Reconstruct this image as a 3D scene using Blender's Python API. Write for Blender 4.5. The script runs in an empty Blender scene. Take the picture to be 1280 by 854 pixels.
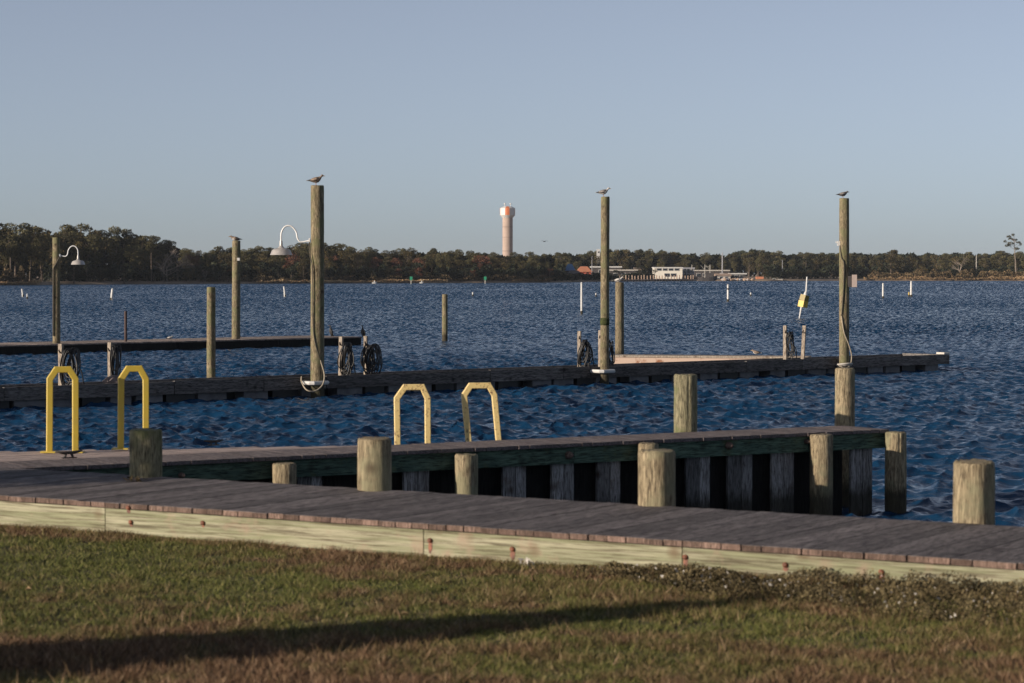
import bpy, math, random
import numpy as np
from mathutils import Vector, Matrix

random.seed(7)
rng = np.random.default_rng(7)
R = math.radians
scene = bpy.context.scene
col = scene.collection

# ------------------------------------------------------------------ camera, sky, sun
F, CX, CY, YH, H = 3000.0, 640.0, 427.0, 342.0, 3.0
PITCH = math.atan((CY - YH) / F)
cam_d = bpy.data.cameras.new('camera')
cam = bpy.data.objects.new('camera', cam_d)
col.objects.link(cam)
cam.location = (0, 0, H)
cam.rotation_euler = (math.pi / 2 - PITCH, 0, 0)
cam_d.sensor_width = 36
cam_d.lens = F / 1280 * 36
cam_d.clip_start = 0.1
cam_d.clip_end = 20000
cam_d.dof.use_dof = True
cam_d.dof.focus_distance = 70
cam_d.dof.aperture_fstop = 4.8
scene.camera = cam

SUN_AZ, SUN_EL = R(61.5), R(14)          # azimuth: light travels this far to the right of the view direction
wd = bpy.data.worlds.new('World')
scene.world = wd
wd.use_nodes = True
nt = wd.node_tree
for n in list(nt.nodes):
    nt.nodes.remove(n)
wo = nt.nodes.new('ShaderNodeOutputWorld')
bg = nt.nodes.new('ShaderNodeBackground')
sky = nt.nodes.new('ShaderNodeTexSky')
sky.sky_type = 'NISHITA'
sky.sun_disc = False
sky.sun_elevation = SUN_EL
sky.sun_rotation = math.pi + SUN_AZ
sky.altitude = 0
sky.air_density = 0.6
sky.dust_density = 0.5
sky.ozone_density = 3.0
bg.inputs['Strength'].default_value = 0.071
wb = nt.nodes.new('ShaderNodeVectorMath')          # white balance of the sky light
wb.operation = 'MULTIPLY'
wb.inputs[1].default_value = (0.96, 0.97, 1.01)
hs = nt.nodes.new('ShaderNodeHueSaturation')
hs.inputs['Saturation'].default_value = 0.50
nt.links.new(sky.outputs[0], hs.inputs['Color'])
nt.links.new(hs.outputs[0], wb.inputs[0])
nt.links.new(wb.outputs[0], bg.inputs['Color'])
nt.links.new(bg.outputs[0], wo.inputs['Surface'])

sl = bpy.data.lights.new('sun', 'SUN')
sl.energy = 4.4
sl.angle = R(0.5)
sl.color = (1.0, 0.86, 0.71)
sun = bpy.data.objects.new('sun', sl)
col.objects.link(sun)
sd = Vector((math.sin(SUN_AZ) * math.cos(SUN_EL), math.cos(SUN_AZ) * math.cos(SUN_EL), -math.sin(SUN_EL)))
sun.rotation_euler = sd.to_track_quat('-Z', 'Y').to_euler()
sun.location = (-60, -30, 40)

scene.view_settings.view_transform = 'Standard'
scene.view_settings.look = 'None'
scene.view_settings.gamma = 1
scene.view_settings.exposure = 0.54
scene.view_settings.use_curve_mapping = False


def ray(px, py):
    u, v = (px - CX) / F, (CY - py) / F
    c, s = math.cos(PITCH), math.sin(PITCH)
    return Vector((u, c + v * s, -s + v * c))


def P(px, py, z=0.0):
    """where the sight line meets the level z"""
    r = ray(px, py)
    t = (z - H) / r.z
    return Vector((r.x * t, r.y * t, z))


def PD(px, py, d):
    """point of the sight line at distance d down the view"""
    r = ray(px, py)
    t = d / r.y
    return Vector((r.x * t, d, H + r.z * t))


# ------------------------------------------------------------------ mesh helpers
class MB:
    def __init__(s):
        s.v, s.f, s.m, s.t = [], [], [], []
        s.mi = 0
        s.tone = 0.5

    def face(s, idx):
        s.f.append(idx); s.m.append(s.mi); s.t.append(s.tone)

    def box(s, x0, y0, z0, x1, y1, z1, M=None):
        b = len(s.v)
        for z in (z0, z1):
            for (x, y) in ((x0, y0), (x1, y0), (x1, y1), (x0, y1)):
                p = Vector((x, y, z))
                s.v.append(M @ p if M else p)
        for q in ((0, 3, 2, 1), (4, 5, 6, 7), (0, 1, 5, 4), (1, 2, 6, 5), (2, 3, 7, 6), (3, 0, 4, 7)):
            s.face([b + i for i in q])
        return s

    def rings(s, rings, cap0=True, cap1=True):
        b = len(s.v)
        n = len(rings[0])
        for r in rings:
            s.v.extend(r)
        for k in range(len(rings) - 1):
            for i in range(n):
                j = (i + 1) % n
                s.face([b + k * n + i, b + k * n + j, b + (k + 1) * n + j, b + (k + 1) * n + i])
        if cap0:
            s.face([b + i for i in reversed(range(n))])
        if cap1:
            s.face([b + (len(rings) - 1) * n + i for i in range(n)])
        return s

    def lathe(s, prof, n=24, c=(0, 0, 0), cap0=True, cap1=True):
        c = Vector(c)
        return s.rings([[c + Vector((r * math.cos(a), r * math.sin(a), z)) for a in [2 * math.pi * i / n for i in range(n)]]
                        for (r, z) in prof], cap0, cap1)

    def tube(s, pts, r, n=8, sy=1.0):
        pts = [Vector(p) for p in pts]
        rs = r if isinstance(r, (list, tuple)) else [r] * len(pts)
        rings = []
        up = Vector((0, 0, 1))
        prev = None
        for i, p in enumerate(pts):
            a = pts[max(i - 1, 0)]; b = pts[min(i + 1, len(pts) - 1)]
            t = (b - a).normalized()
            if prev is None:
                ref = up if abs(t.z) < 0.9 else Vector((0, 1, 0))
                nx = t.cross(ref).normalized()
            else:
                nx = (prev - t * prev.dot(t)).normalized()
            prev = nx
            ny = t.cross(nx)
            rings.append([p + (nx * math.cos(q) + ny * math.sin(q) * sy) * rs[i] for q in [2 * math.pi * k / n for k in range(n)]])
        return s.rings(rings)

    def build(s, name, mat, parent=None, loc=None, rotz=0, smooth=False, auto=None):
        me = bpy.data.meshes.new(name)
        me.from_pydata([tuple(p) for p in s.v], [], s.f)
        mats = mat if isinstance(mat, (list, tuple)) else [mat]
        for m in mats:
            me.materials.append(m)
        me.polygons.foreach_set('material_index', s.m)
        at = me.attributes.new('tone', 'FLOAT', 'FACE')
        at.data.foreach_set('value', s.t)
        if smooth:
            me.polygons.foreach_set('use_smooth', [True] * len(s.f))
            if auto:
                me.set_sharp_from_angle(angle=R(auto))
        me.update()
        o = bpy.data.objects.new(name, me)
        col.objects.link(o)
        if loc is not None:
            o.location = loc
        o.rotation_euler = (0, 0, rotz)
        if parent is not None:
            o.parent = parent
        return o


def tag(o, label=None, cat=None, group=None, kind=None):
    if label: o['label'] = label
    if cat: o['category'] = cat
    if group: o['group'] = group
    if kind: o['kind'] = kind
    return o


def thing(name, label, cat, loc=(0, 0, 0), rotz=0, group=None):
    o = bpy.data.objects.new(name, None)
    o.empty_display_size = 0.1
    col.objects.link(o)
    o.location = loc
    o.rotation_euler = (0, 0, rotz)
    return tag(o, label, cat, group)


def copy_tree(o, parent=None):
    c = o.copy()
    col.objects.link(c)
    if parent is not None:
        c.parent = parent
    for ch in [k for k in bpy.data.objects if k.parent == o]:
        copy_tree(ch, c)
    return c


def spline(pts, n=8):
    pts = [Vector(p) for p in pts]
    out = []
    for i in range(len(pts) - 1):
        p0 = pts[max(i - 1, 0)]; p1 = pts[i]; p2 = pts[i + 1]; p3 = pts[min(i + 2, len(pts) - 1)]
        for k in range(n):
            t = k / n
            out.append(0.5 * ((2 * p1) + (p2 - p0) * t + (2 * p0 - 5 * p1 + 4 * p2 - p3) * t * t + (3 * p1 - p0 - 3 * p2 + p3) * t ** 3))
    out.append(pts[-1])
    return out


def vnoise(x, y, seed=0):
    xi = np.floor(x).astype(np.int64); yi = np.floor(y).astype(np.int64)
    xf = x - xi; yf = y - yi
    u = xf * xf * (3 - 2 * xf); v = yf * yf * (3 - 2 * yf)

    def h(a, b):
        q = np.sin(a * 127.1 + b * 311.7 + seed * 74.7) * 43758.5453
        return q - np.floor(q)
    return (h(xi, yi) * (1 - u) + h(xi + 1, yi) * u) * (1 - v) + (h(xi, yi + 1) * (1 - u) + h(xi + 1, yi + 1) * u) * v


def np_mesh(name, co, loops, nper, mat, parent=None, smooth=False, attr=None):
    me = bpy.data.meshes.new(name)
    nf = len(loops) // nper
    me.vertices.add(len(co)); me.loops.add(len(loops)); me.polygons.add(nf)
    me.vertices.foreach_set('co', np.asarray(co, dtype=np.float32).ravel())
    me.loops.foreach_set('vertex_index', np.asarray(loops, dtype=np.int32))
    me.polygons.foreach_set('loop_start', np.arange(0, nf * nper, nper, dtype=np.int32))
    me.polygons.foreach_set('use_smooth', np.full(nf, smooth))
    me.update(calc_edges=True)
    me.materials.append(mat)
    if attr:
        for k, (dom, val) in attr.items():
            a = me.attributes.new(k, 'FLOAT', dom)
            a.data.foreach_set('value', np.asarray(val, dtype=np.float32))
    o = bpy.data.objects.new(name, me)
    col.objects.link(o)
    if parent is not None:
        o.parent = parent
    return o


# ------------------------------------------------------------------ materials
def new_mat(name):
    m = bpy.data.materials.new(name)
    m.use_nodes = True
    return m, m.node_tree, m.node_tree.nodes['Principled BSDF']


def N(t, typ, **kw):
    n = t.nodes.new(typ)
    for k, v in kw.items():
        if k in n.inputs.keys():
            n.inputs[k].default_value = v
        else:
            setattr(n, k, v)
    return n


def ramp(t, fac, stops):
    r = t.nodes.new('ShaderNodeValToRGB')
    e = r.color_ramp.elements
    while len(e) > 1:
        e.remove(e[-1])
    e[0].position = stops[0][0]; e[0].color = (*stops[0][1], 1)
    for p, c in stops[1:]:
        q = e.new(p); q.color = (*c, 1)
    t.links.new(fac, r.inputs['Fac'])
    return r


def mixc(t, fac, a, b, mode='MIX'):
    m = t.nodes.new('ShaderNodeMix')
    m.data_type = 'RGBA'; m.blend_type = mode
    if isinstance(fac, (int, float)): m.inputs[0].default_value = fac
    else: t.links.new(fac, m.inputs[0])
    for s, x in ((6, a), (7, b)):
        if isinstance(x, tuple): m.inputs[s].default_value = (*x, 1)
        else: t.links.new(x, m.inputs[s])
    return m.outputs[2]


def g3(v):
    return (v, v, v)


def wood(name, ca, cb, cdark, axis='z', scale=1.0, rough=0.85, bump=0.8, wet=False, stretch=1.0, patch=None, tone_amt=0.5, crack=0.6, patch_lo=0.55):
    """weathered timber: streaks along one axis, knots, cracks and patches of another colour"""
    ca, cb, cdark = (tuple(q * 0.70 for q in c_) for c_ in (ca, cb, cdark))
    if patch: patch = tuple(q * 0.70 for q in patch)
    m, t, b = new_mat(name)
    tc = N(t, 'ShaderNodeTexCoord')
    mp = N(t, 'ShaderNodeMapping')
    s = {'z': (9, 9, 0.9), 'x': (0.9 * stretch, 9, 9), 'y': (9, 0.9, 9)}[axis]
    mp.inputs['Scale'].default_value = tuple(q * scale for q in s)
    oi = N(t, 'ShaderNodeObjectInfo')
    ad = N(t, 'ShaderNodeVectorMath', operation='ADD')
    t.links.new(tc.outputs['Object'], ad.inputs[0])
    at = N(t, 'ShaderNodeAttribute', attribute_name='tone')
    mu = N(t, 'ShaderNodeMath', operation='MULTIPLY_ADD')
    t.links.new(oi.outputs['Random'], mu.inputs[0]); mu.inputs[1].default_value = 37
    t.links.new(at.outputs['Fac'], mu.inputs[2])
    mu2 = N(t, 'ShaderNodeMath', operation='MULTIPLY'); mu2.inputs[1].default_value = 7.3
    t.links.new(mu.outputs[0], mu2.inputs[0])
    t.links.new(mu2.outputs[0], ad.inputs[1])
    t.links.new(ad.outputs[0], mp.inputs['Vector'])
    n1 = N(t, 'ShaderNodeTexNoise', Scale=2.2, Detail=7.0, Roughness=0.65, Distortion=0.5)
    t.links.new(mp.outputs[0], n1.inputs['Vector'])
    n2 = N(t, 'ShaderNodeTexNoise', Scale=7.0, Detail=5.0, Roughness=0.7, Distortion=0.2)
    t.links.new(mp.outputs[0], n2.inputs['Vector'])
    base = ramp(t, n1.outputs['Fac'], [(0.42, cb), (0.57, ca)])
    dk = ramp(t, n2.outputs['Fac'], [(0.40, g3(crack)), (0.50, g3(0.0))])
    c = mixc(t, dk.outputs[0], base.outputs[0], cdark)
    n3 = N(t, 'ShaderNodeTexNoise', Scale=3.1, Detail=4.0, Roughness=0.6)
    t.links.new(ad.outputs[0], n3.inputs['Vector'])
    gr = ramp(t, n2.outputs['Fac'], [(0.36, g3(0.55)), (0.5, g3(0.95)), (0.66, g3(1.25))])
    c = mixc(t, 1.0, c, gr.outputs[0], 'MULTIPLY')
    if patch:
        pk = ramp(t, n3.outputs['Fac'], [(patch_lo, g3(0)), (patch_lo + 0.13, g3(0.75))])
        c = mixc(t, pk.outputs[0], c, patch)
    vo = N(t, 'ShaderNodeTexVoronoi', Scale=2.6)
    t.links.new(ad.outputs[0], vo.inputs['Vector'])
    kn = ramp(t, vo.outputs['Distance'], [(0.05, g3(0.85)), (0.19, g3(0.0))])
    c = mixc(t, kn.outputs[0], c, cdark)
    if wet:
        sz = N(t, 'ShaderNodeSeparateXYZ'); t.links.new(tc.outputs['Object'], sz.inputs[0])
        wa = N(t, 'ShaderNodeMath', operation='MULTIPLY_ADD'); wa.inputs[1].default_value = 0.35
        t.links.new(n2.outputs['Fac'], wa.inputs[0]); t.links.new(sz.outputs['Z'], wa.inputs[2])
        wr_ = ramp(t, wa.outputs[0], [(0.42, g3(0.85)), (0.60, g3(0.0))])
        c = mixc(t, wr_.outputs[0], c, (0.025, 0.022, 0.014))
    to = N(t, 'ShaderNodeMapRange')
    to.inputs['To Min'].default_value = 1 - tone_amt; to.inputs['To Max'].default_value = 1 + tone_amt
    t.links.new(at.outputs['Fac'], to.inputs['Value'])
    vm = N(t, 'ShaderNodeVectorMath', operation='SCALE')
    t.links.new(c, vm.inputs[0]); t.links.new(to.outputs[0], vm.inputs['Scale'])
    t.links.new(vm.outputs[0], b.inputs['Base Color'])
    b.inputs['Roughness'].default_value = rough
    b.inputs['Specular IOR Level'].default_value = 0.25
    bp = N(t, 'ShaderNodeBump', Strength=bump, Distance=0.012)
    t.links.new(n2.outputs['Fac'], bp.inputs['Height'])
    t.links.new(bp.outputs[0], b.inputs['Normal'])
    return m


def spotted(name, ca, cb, lo=0.5, hi=0.65, scale=12.0, rough=0.6, metal=0.0, bump=0.0, detail=5.0):
    m, t, b = new_mat(name)
    ca, cb = (tuple(q * 0.72 for q in c_) for c_ in (ca, cb))
    tc = N(t, 'ShaderNodeTexCoord')
    n1 = N(t, 'ShaderNodeTexNoise', Scale=scale, Detail=detail, Roughness=0.65)
    t.links.new(tc.outputs['Object'], n1.inputs['Vector'])
    r = ramp(t, n1.outputs['Fac'], [(lo, ca), (hi, cb)])
    t.links.new(r.outputs[0], b.inputs['Base Color'])
    b.inputs['Roughness'].default_value = rough
    b.inputs['Metallic'].default_value = metal
    if bump:
        bp = N(t, 'ShaderNodeBump', Strength=bump, Distance=0.01)
        t.links.new(n1.outputs['Fac'], bp.inputs['Height'])
        t.links.new(bp.outputs[0], b.inputs['Normal'])
    return m


def leafy(name, ca, cb, cc, rough=0.8, scale=0.35):
    """foliage: colour varies by clump and by leaf group"""
    m, t, b = new_mat(name)
    ge = N(t, 'ShaderNodeNewGeometry')
    r = ramp(t, ge.outputs['Random Per Island'], [(0.0, ca), (0.5, cb), (1.0, cc)])
    oi = N(t, 'ShaderNodeObjectInfo')
    mr = N(t, 'ShaderNodeMapRange')
    mr.inputs['To Min'].default_value = 0.65; mr.inputs['To Max'].default_value = 1.35
    t.links.new(oi.outputs['Random'], mr.inputs['Value'])
    tc = N(t, 'ShaderNodeTexCoord')
    n1 = N(t, 'ShaderNodeTexNoise', Scale=scale, Detail=2.0)
    t.links.new(tc.outputs['Object'], n1.inputs['Vector'])
    m2 = N(t, 'ShaderNodeMapRange')
    m2.inputs['From Min'].default_value = 0.3; m2.inputs['From Max'].default_value = 0.7
    m2.inputs['To Min'].default_value = 0.5; m2.inputs['To Max'].default_value = 1.2
    t.links.new(n1.outputs['Fac'], m2.inputs['Value'])
    mm = N(t, 'ShaderNodeMath', operation='MULTIPLY')
    t.links.new(mr.outputs[0], mm.inputs[0]); t.links.new(m2.outputs[0], mm.inputs[1])
    vm = N(t, 'ShaderNodeVectorMath', operation='SCALE')
    t.links.new(r.outputs[0], vm.inputs[0]); t.links.new(mm.outputs[0], vm.inputs['Scale'])
    t.links.new(vm.outputs[0], b.inputs['Base Color'])
    b.inputs['Roughness'].default_value = rough
    b.inputs['Specular IOR Level'].default_value = 0.15
    return m


def plain(name, c, rough=0.6, metal=0.0, var=0.15, scale=3.0):
    return spotted(name, tuple(q * (1 - var) for q in c), tuple(min(1, q * (1 + var)) for q in c), 0.35, 0.65, scale, rough, metal)


M = {}
M['pile_tan'] = wood('pile_tan', (0.47, 0.385, 0.245), (0.25, 0.20, 0.125), (0.07, 0.045, 0.03), patch=(0.30, 0.285, 0.175), patch_lo=0.5, scale=1.6, wet=True)
M['pile_green'] = wood('pile_green', (0.36, 0.32, 0.20), (0.25, 0.23, 0.14), (0.06, 0.05, 0.03), patch=(0.15, 0.17, 0.07), patch_lo=0.5, scale=1.6, wet=True)
M['pile_brown'] = wood('pile_brown', (0.34, 0.28, 0.18), (0.22, 0.175, 0.11), (0.05, 0.035, 0.022), patch=(0.14, 0.145, 0.08), scale=1.6, wet=True)
M['pole'] = wood('pole', (0.40, 0.325, 0.205), (0.20, 0.16, 0.095), (0.055, 0.04, 0.025), patch=(0.20, 0.20, 0.10), patch_lo=0.48, scale=1.7, crack=0.8, wet=True)
M['fascia'] = wood('fascia', (0.42, 0.40, 0.275), (0.27, 0.275, 0.165), (0.17, 0.11, 0.065), axis='x', patch=(0.40, 0.29, 0.21), patch_lo=0.56, scale=1.0, tone_amt=0.18, crack=0.45, bump=0.4, stretch=0.35)
M['decking'] = wood('decking', (0.25, 0.22, 0.212), (0.16, 0.138, 0.134), (0.05, 0.04, 0.04), axis='y', scale=1.3, tone_amt=0.28, crack=0.7)
M['deck_end'] = wood('deck_end', (0.33, 0.225, 0.18), (0.19, 0.13, 0.10), (0.07, 0.045, 0.04), axis='z', scale=3, tone_amt=0.35, patch=(0.14, 0.09, 0.07), patch_lo=0.52)
M['pier_deck'] = wood('pier_deck', (0.74, 0.59, 0.52), (0.62, 0.49, 0.43), (0.2, 0.15, 0.13), axis='x', scale=1.3, tone_amt=0.2, crack=0.35, stretch=0.5)
M['green_beam'] = wood('green_beam', (0.14, 0.215, 0.15), (0.085, 0.14, 0.105), (0.02, 0.02, 0.016), axis='x', scale=1.0, tone_amt=0.3, patch=(0.14, 0.15, 0.06), patch_lo=0.6)
M['grey_pan'] = wood('grey_pan', (0.38, 0.37, 0.36), (0.25, 0.24, 0.235), (0.06, 0.035, 0.02), scale=1.2, wet=True, patch=(0.12, 0.075, 0.045), patch_lo=0.62)
M['tar_and_shade'] = wood('tar_and_shade', (0.02, 0.018, 0.016), (0.012, 0.011, 0.01), (0.005, 0.005, 0.005), scale=1.0)  # dark timber; behind the wave screen it stands for gap shade
M['dock_timber'] = wood('dock_timber', (0.30, 0.275, 0.26), (0.17, 0.155, 0.145), (0.02, 0.018, 0.016), axis='x', scale=1.0, tone_amt=0.35)
M['float_black'] = plain('float_black', (0.025, 0.026, 0.028), 0.6, var=0.3)
M['float_grey'] = plain('float_grey', (0.20, 0.20, 0.21), 0.7, var=0.3)
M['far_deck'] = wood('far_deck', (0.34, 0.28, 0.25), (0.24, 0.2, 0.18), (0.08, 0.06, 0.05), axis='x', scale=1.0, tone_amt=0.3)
M['pale_wood'] = wood('pale_wood', (0.55, 0.47, 0.38), (0.42, 0.35, 0.28), (0.15, 0.1, 0.07), axis='z', scale=1.5)
M['rust'] = spotted('rust', (0.12, 0.035, 0.015), (0.32, 0.10, 0.04), 0.4, 0.6, 30)
M['yellow'] = spotted('yellow', (0.74, 0.54, 0.07), (0.64, 0.47, 0.10), 0.45, 0.75, 8, 0.4)
M['yellow_worn'] = spotted('yellow_worn', (0.92, 0.70, 0.30), (0.28, 0.16, 0.08), 0.56, 0.62, 26, 0.55, detail=8)
M['white'] = plain('white', (0.75, 0.74, 0.71), 0.5, var=0.06)
M['white_dirty'] = plain('white_dirty', (0.6, 0.56, 0.5), 0.6, var=0.2)
M['galv'] = plain('galv', (0.62, 0.58, 0.54), 0.38, 0.35, var=0.12, scale=8)
M['lampwhite'] = plain('lampwhite', (0.95, 0.93, 0.9), 0.4, 0.0, var=0.1)
M['black'] = plain('black', (0.018, 0.017, 0.017), 0.5, var=0.3)
M['rope'] = plain('rope', (0.42, 0.36, 0.27), 0.85, var=0.2, scale=20)
M['cable'] = plain('cable', (0.10, 0.085, 0.06), 0.7, var=0.2)
M['iron'] = spotted('iron', (0.05, 0.045, 0.04), (0.14, 0.08, 0.05), 0.5, 0.65, 20, 0.7)
M['buoy_yellow'] = plain('buoy_yellow', (0.75, 0.5, 0.05), 0.5, var=0.15)
M['buoy_olive'] = plain('buoy_olive', (0.30, 0.22, 0.03), 0.5, var=0.15)
M['green_sign'] = plain('green_sign', (0.02, 0.30, 0.16), 0.5)
M['rust_hull'] = spotted('rust_hull', (0.62, 0.46, 0.36), (0.30, 0.12, 0.05), 0.55, 0.66, 2.2, 0.8)
M['gull_grey'] = plain('gull_grey', (0.26, 0.235, 0.22), 0.8, var=0.25, scale=15)
M['gull_white'] = plain('gull_white', (0.66, 0.62, 0.57), 0.8, var=0.08, scale=15)
M['gull_brown'] = plain('gull_brown', (0.27, 0.2, 0.15), 0.8, var=0.35, scale=25)
M['gull_dark'] = plain('gull_dark', (0.035, 0.033, 0.033), 0.7)
M['beak'] = plain('beak', (0.45, 0.28, 0.08), 0.5)
M['bird_leg'] = plain('bird_leg', (0.45, 0.25, 0.2), 0.6)
M['bark'] = plain('bark', (0.16, 0.12, 0.09), 0.9, var=0.3)
M['bark_pale'] = plain('bark_pale', (0.27, 0.22, 0.18), 0.9, var=0.25)
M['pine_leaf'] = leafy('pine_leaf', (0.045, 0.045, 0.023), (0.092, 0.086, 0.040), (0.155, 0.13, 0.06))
M['oak_leaf'] = leafy('oak_leaf', (0.05, 0.045, 0.02), (0.09, 0.075, 0.032), (0.13, 0.09, 0.04))
M['red_leaf'] = leafy('red_leaf', (0.09, 0.035, 0.025), (0.14, 0.06, 0.04), (0.18, 0.09, 0.05))
M['dark_shade_leaf'] = leafy('dark_shade_leaf', (0.014, 0.018, 0.012), (0.022, 0.028, 0.016), (0.035, 0.038, 0.02))  # dark foliage; the low colour paints the shade inside the wood
M['brush'] = leafy('brush', (0.05, 0.04, 0.02), (0.10, 0.075, 0.04), (0.19, 0.13, 0.075), scale=0.1)
M['marsh'] = leafy('marsh', (0.26, 0.16, 0.085), (0.38, 0.25, 0.14), (0.48, 0.36, 0.2), scale=0.05)
M['sand'] = plain('sand', (0.30, 0.22, 0.15), 0.95, var=0.3, scale=0.05)

# ------------------------------------------------------------------ frames of reference on the site
ZB = 1.25                                     # boardwalk deck level
ZG = 1.0                                      # lawn level
BA = P(0, 619, ZB); BB = P(1280, 704, ZB)
bdir = (BB - BA); bdir.z = 0; bdir.normalize()
bang = math.atan2(bdir.y, bdir.x)
bnor = Vector((-bdir.y, bdir.x, 0))           # pointing to the water
b_org = BA - bdir * 7.0; b_org.z = 0
BW = 2.0                                      # boardwalk width


def to_b(p):
    q = Vector((p.x, p.y, 0)) - b_org
    return q.dot(bdir), q.dot(bnor)


def from_b(x, y, z=0):
    q = b_org + bdir * x + bnor * y
    return Vector((q.x, q.y, z))


BLEN = to_b(BB)[0] + 7

# ------------------------------------------------------------------ near ground: lawn to the bulkhead
m, t, b = new_mat('lawn_soil')
tc = N(t, 'ShaderNodeTexCoord')
n1 = N(t, 'ShaderNodeTexNoise', Scale=1.1, Detail=6.0, Roughness=0.7)
n2 = N(t, 'ShaderNodeTexNoise', Scale=14.0, Detail=8.0, Roughness=0.8)
t.links.new(tc.outputs['Object'], n1.inputs['Vector']); t.links.new(tc.outputs['Object'], n2.inputs['Vector'])
r1 = ramp(t, n1.outputs['Fac'], [(0.4, (0.045, 0.05, 0.018)), (0.6, (0.075, 0.05, 0.028))])
r2 = ramp(t, n2.outputs['Fac'], [(0.35, g3(0.35)), (0.65, g3(1.3))])
c = mixc(t, 1.0, r1.outputs[0], r2.outputs[0], 'MULTIPLY')
t.links.new(c, b.inputs['Base Color'])
b.inputs['Roughness'].default_value = 0.95
M['soil'] = m


def ground_z(xl, yl):
    """lawn height in boardwalk coordinates (arrays)"""
    return ZG + 0.035 * (vnoise(xl * 0.6, yl * 0.6, 3) - 0.5) * np.clip(-yl * 1.2, 0, 1) - 0.0 * xl + 0.05 * np.clip((xl - 11) / 4, 0, 1)


gx = np.linspace(-40, BLEN + 40, 500)
gy = np.concatenate([np.linspace(-70, -14, 40), np.linspace(-13.8, BW - 0.05, 180)])
GX, GY = np.meshgrid(gx, gy)
GZ = ground_z(GX, GY)
W = np.array([b_org.x, b_org.y])[None, None, :] + GX[..., None] * np.array([bdir.x, bdir.y]) + GY[..., None] * np.array([bnor.x, bnor.y])
co = np.dstack([W[..., 0], W[..., 1], GZ]).reshape(-1, 3)
ni, nj = GX.shape
ii = np.arange(ni - 1)[:, None] * nj + np.arange(nj - 1)[None, :]
loops = np.stack([ii, ii + 1, ii + nj + 1, ii + nj], -1).ravel()
g = np_mesh('ground', co, loops, 4, M['soil'], smooth=True)
tag(g, kind='structure')

bk = MB()
bk.box(-40, BW - 0.05, -2, BLEN + 40, BW + 0.10, ZG - 0.02)
o = bk.build('bulkhead', M['tar_and_shade'], loc=b_org, rotz=bang)
tag(o, kind='structure')

# ------------------------------------------------------------------ water
m, t, b = new_mat('water')
b.inputs['Base Color'].default_value = (0.005, 0.033, 0.080, 1)
b.inputs['Roughness'].default_value = 0.09
b.inputs['IOR'].default_value = 1.33
tc = N(t, 'ShaderNodeTexCoord')
mp = N(t, 'ShaderNodeMapping'); mp.inputs['Scale'].default_value = (1.0, 1.6, 1.0); mp.inputs['Rotation'].default_value = (0, 0, 0.25)
t.links.new(tc.outputs['Object'], mp.inputs['Vector'])
na = N(t, 'ShaderNodeTexNoise', Scale=0.55, Detail=4.0, Roughness=0.6, Distortion=0.6)
nb = N(t, 'ShaderNodeTexNoise', Scale=3.4, Detail=5.0, Roughness=0.65, Distortion=0.4)
t.links.new(mp.outputs[0], na.inputs['Vector']); t.links.new(mp.outputs[0], nb.inputs['Vector'])
ge = N(t, 'ShaderNodeNewGeometry')
sp = N(t, 'ShaderNodeSeparateXYZ'); t.links.new(ge.outputs['Position'], sp.inputs[0])
b2 = N(t, 'ShaderNodeBump', Strength=1.0, Distance=0.035)
t.links.new(nb.outputs['Fac'], b2.inputs['Height'])
# small waves as a spread of slopes; where the mesh is too coarse to carry the waves they take over
fadd = None
for (scl, lo, hi, y0_, y1_) in ((1.6, 0.10, 0.3, 40, 170), (5.5, 0.34, 0.4, 30, 100)):
    nz_ = N(t, 'ShaderNodeTexNoise', Scale=scl, Detail=4.0, Roughness=0.62, Distortion=0.3)
    t.links.new(mp.outputs[0], nz_.inputs['Vector'])
    sb_ = N(t, 'ShaderNodeVectorMath', operation='SUBTRACT'); sb_.inputs[1].default_value = (0.5, 0.5, 0.5)
    t.links.new(nz_.outputs['Color'], sb_.inputs[0])
    mr = N(t, 'ShaderNodeMapRange'); mr.inputs['From Min'].default_value = y0_; mr.inputs['From Max'].default_value = y1_
    mr.inputs['To Min'].default_value = lo; mr.inputs['To Max'].default_value = hi
    t.links.new(sp.outputs['Y'], mr.inputs['Value'])
    sc1 = N(t, 'ShaderNodeVectorMath', operation='SCALE')
    t.links.new(sb_.outputs[0], sc1.inputs[0]); t.links.new(mr.outputs[0], sc1.inputs['Scale'])
    if fadd is None: fadd = sc1.outputs[0]
    else:
        ad_ = N(t, 'ShaderNodeVectorMath', operation='ADD'); t.links.new(fadd, ad_.inputs[0]); t.links.new(sc1.outputs[0], ad_.inputs[1]); fadd = ad_.outputs[0]
cb_ = N(t, 'ShaderNodeCombineXYZ')
for k_, nm_ in enumerate(('slope_x', 'slope_y')):
    av_ = N(t, 'ShaderNodeAttribute', attribute_name=nm_); t.links.new(av_.outputs['Fac'], cb_.inputs[k_])
ad_ = N(t, 'ShaderNodeVectorMath', operation='ADD'); t.links.new(fadd, ad_.inputs[0]); t.links.new(cb_.outputs[0], ad_.inputs[1]); fadd = ad_.outputs[0]
fl = N(t, 'ShaderNodeVectorMath', operation='MULTIPLY'); fl.inputs[1].default_value = (1.0, 1.0, 0.0)
t.links.new(fadd, fl.inputs[0])
ad_ = N(t, 'ShaderNodeVectorMath', operation='ADD'); t.links.new(b2.outputs[0], ad_.inputs[0]); t.links.new(fl.outputs[0], ad_.inputs[1])
nn_ = N(t, 'ShaderNodeVectorMath', operation='NORMALIZE'); t.links.new(ad_.outputs[0], nn_.inputs[0])
t.links.new(nn_.outputs[0], b.inputs['Normal'])
M['water'] = m

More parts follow.
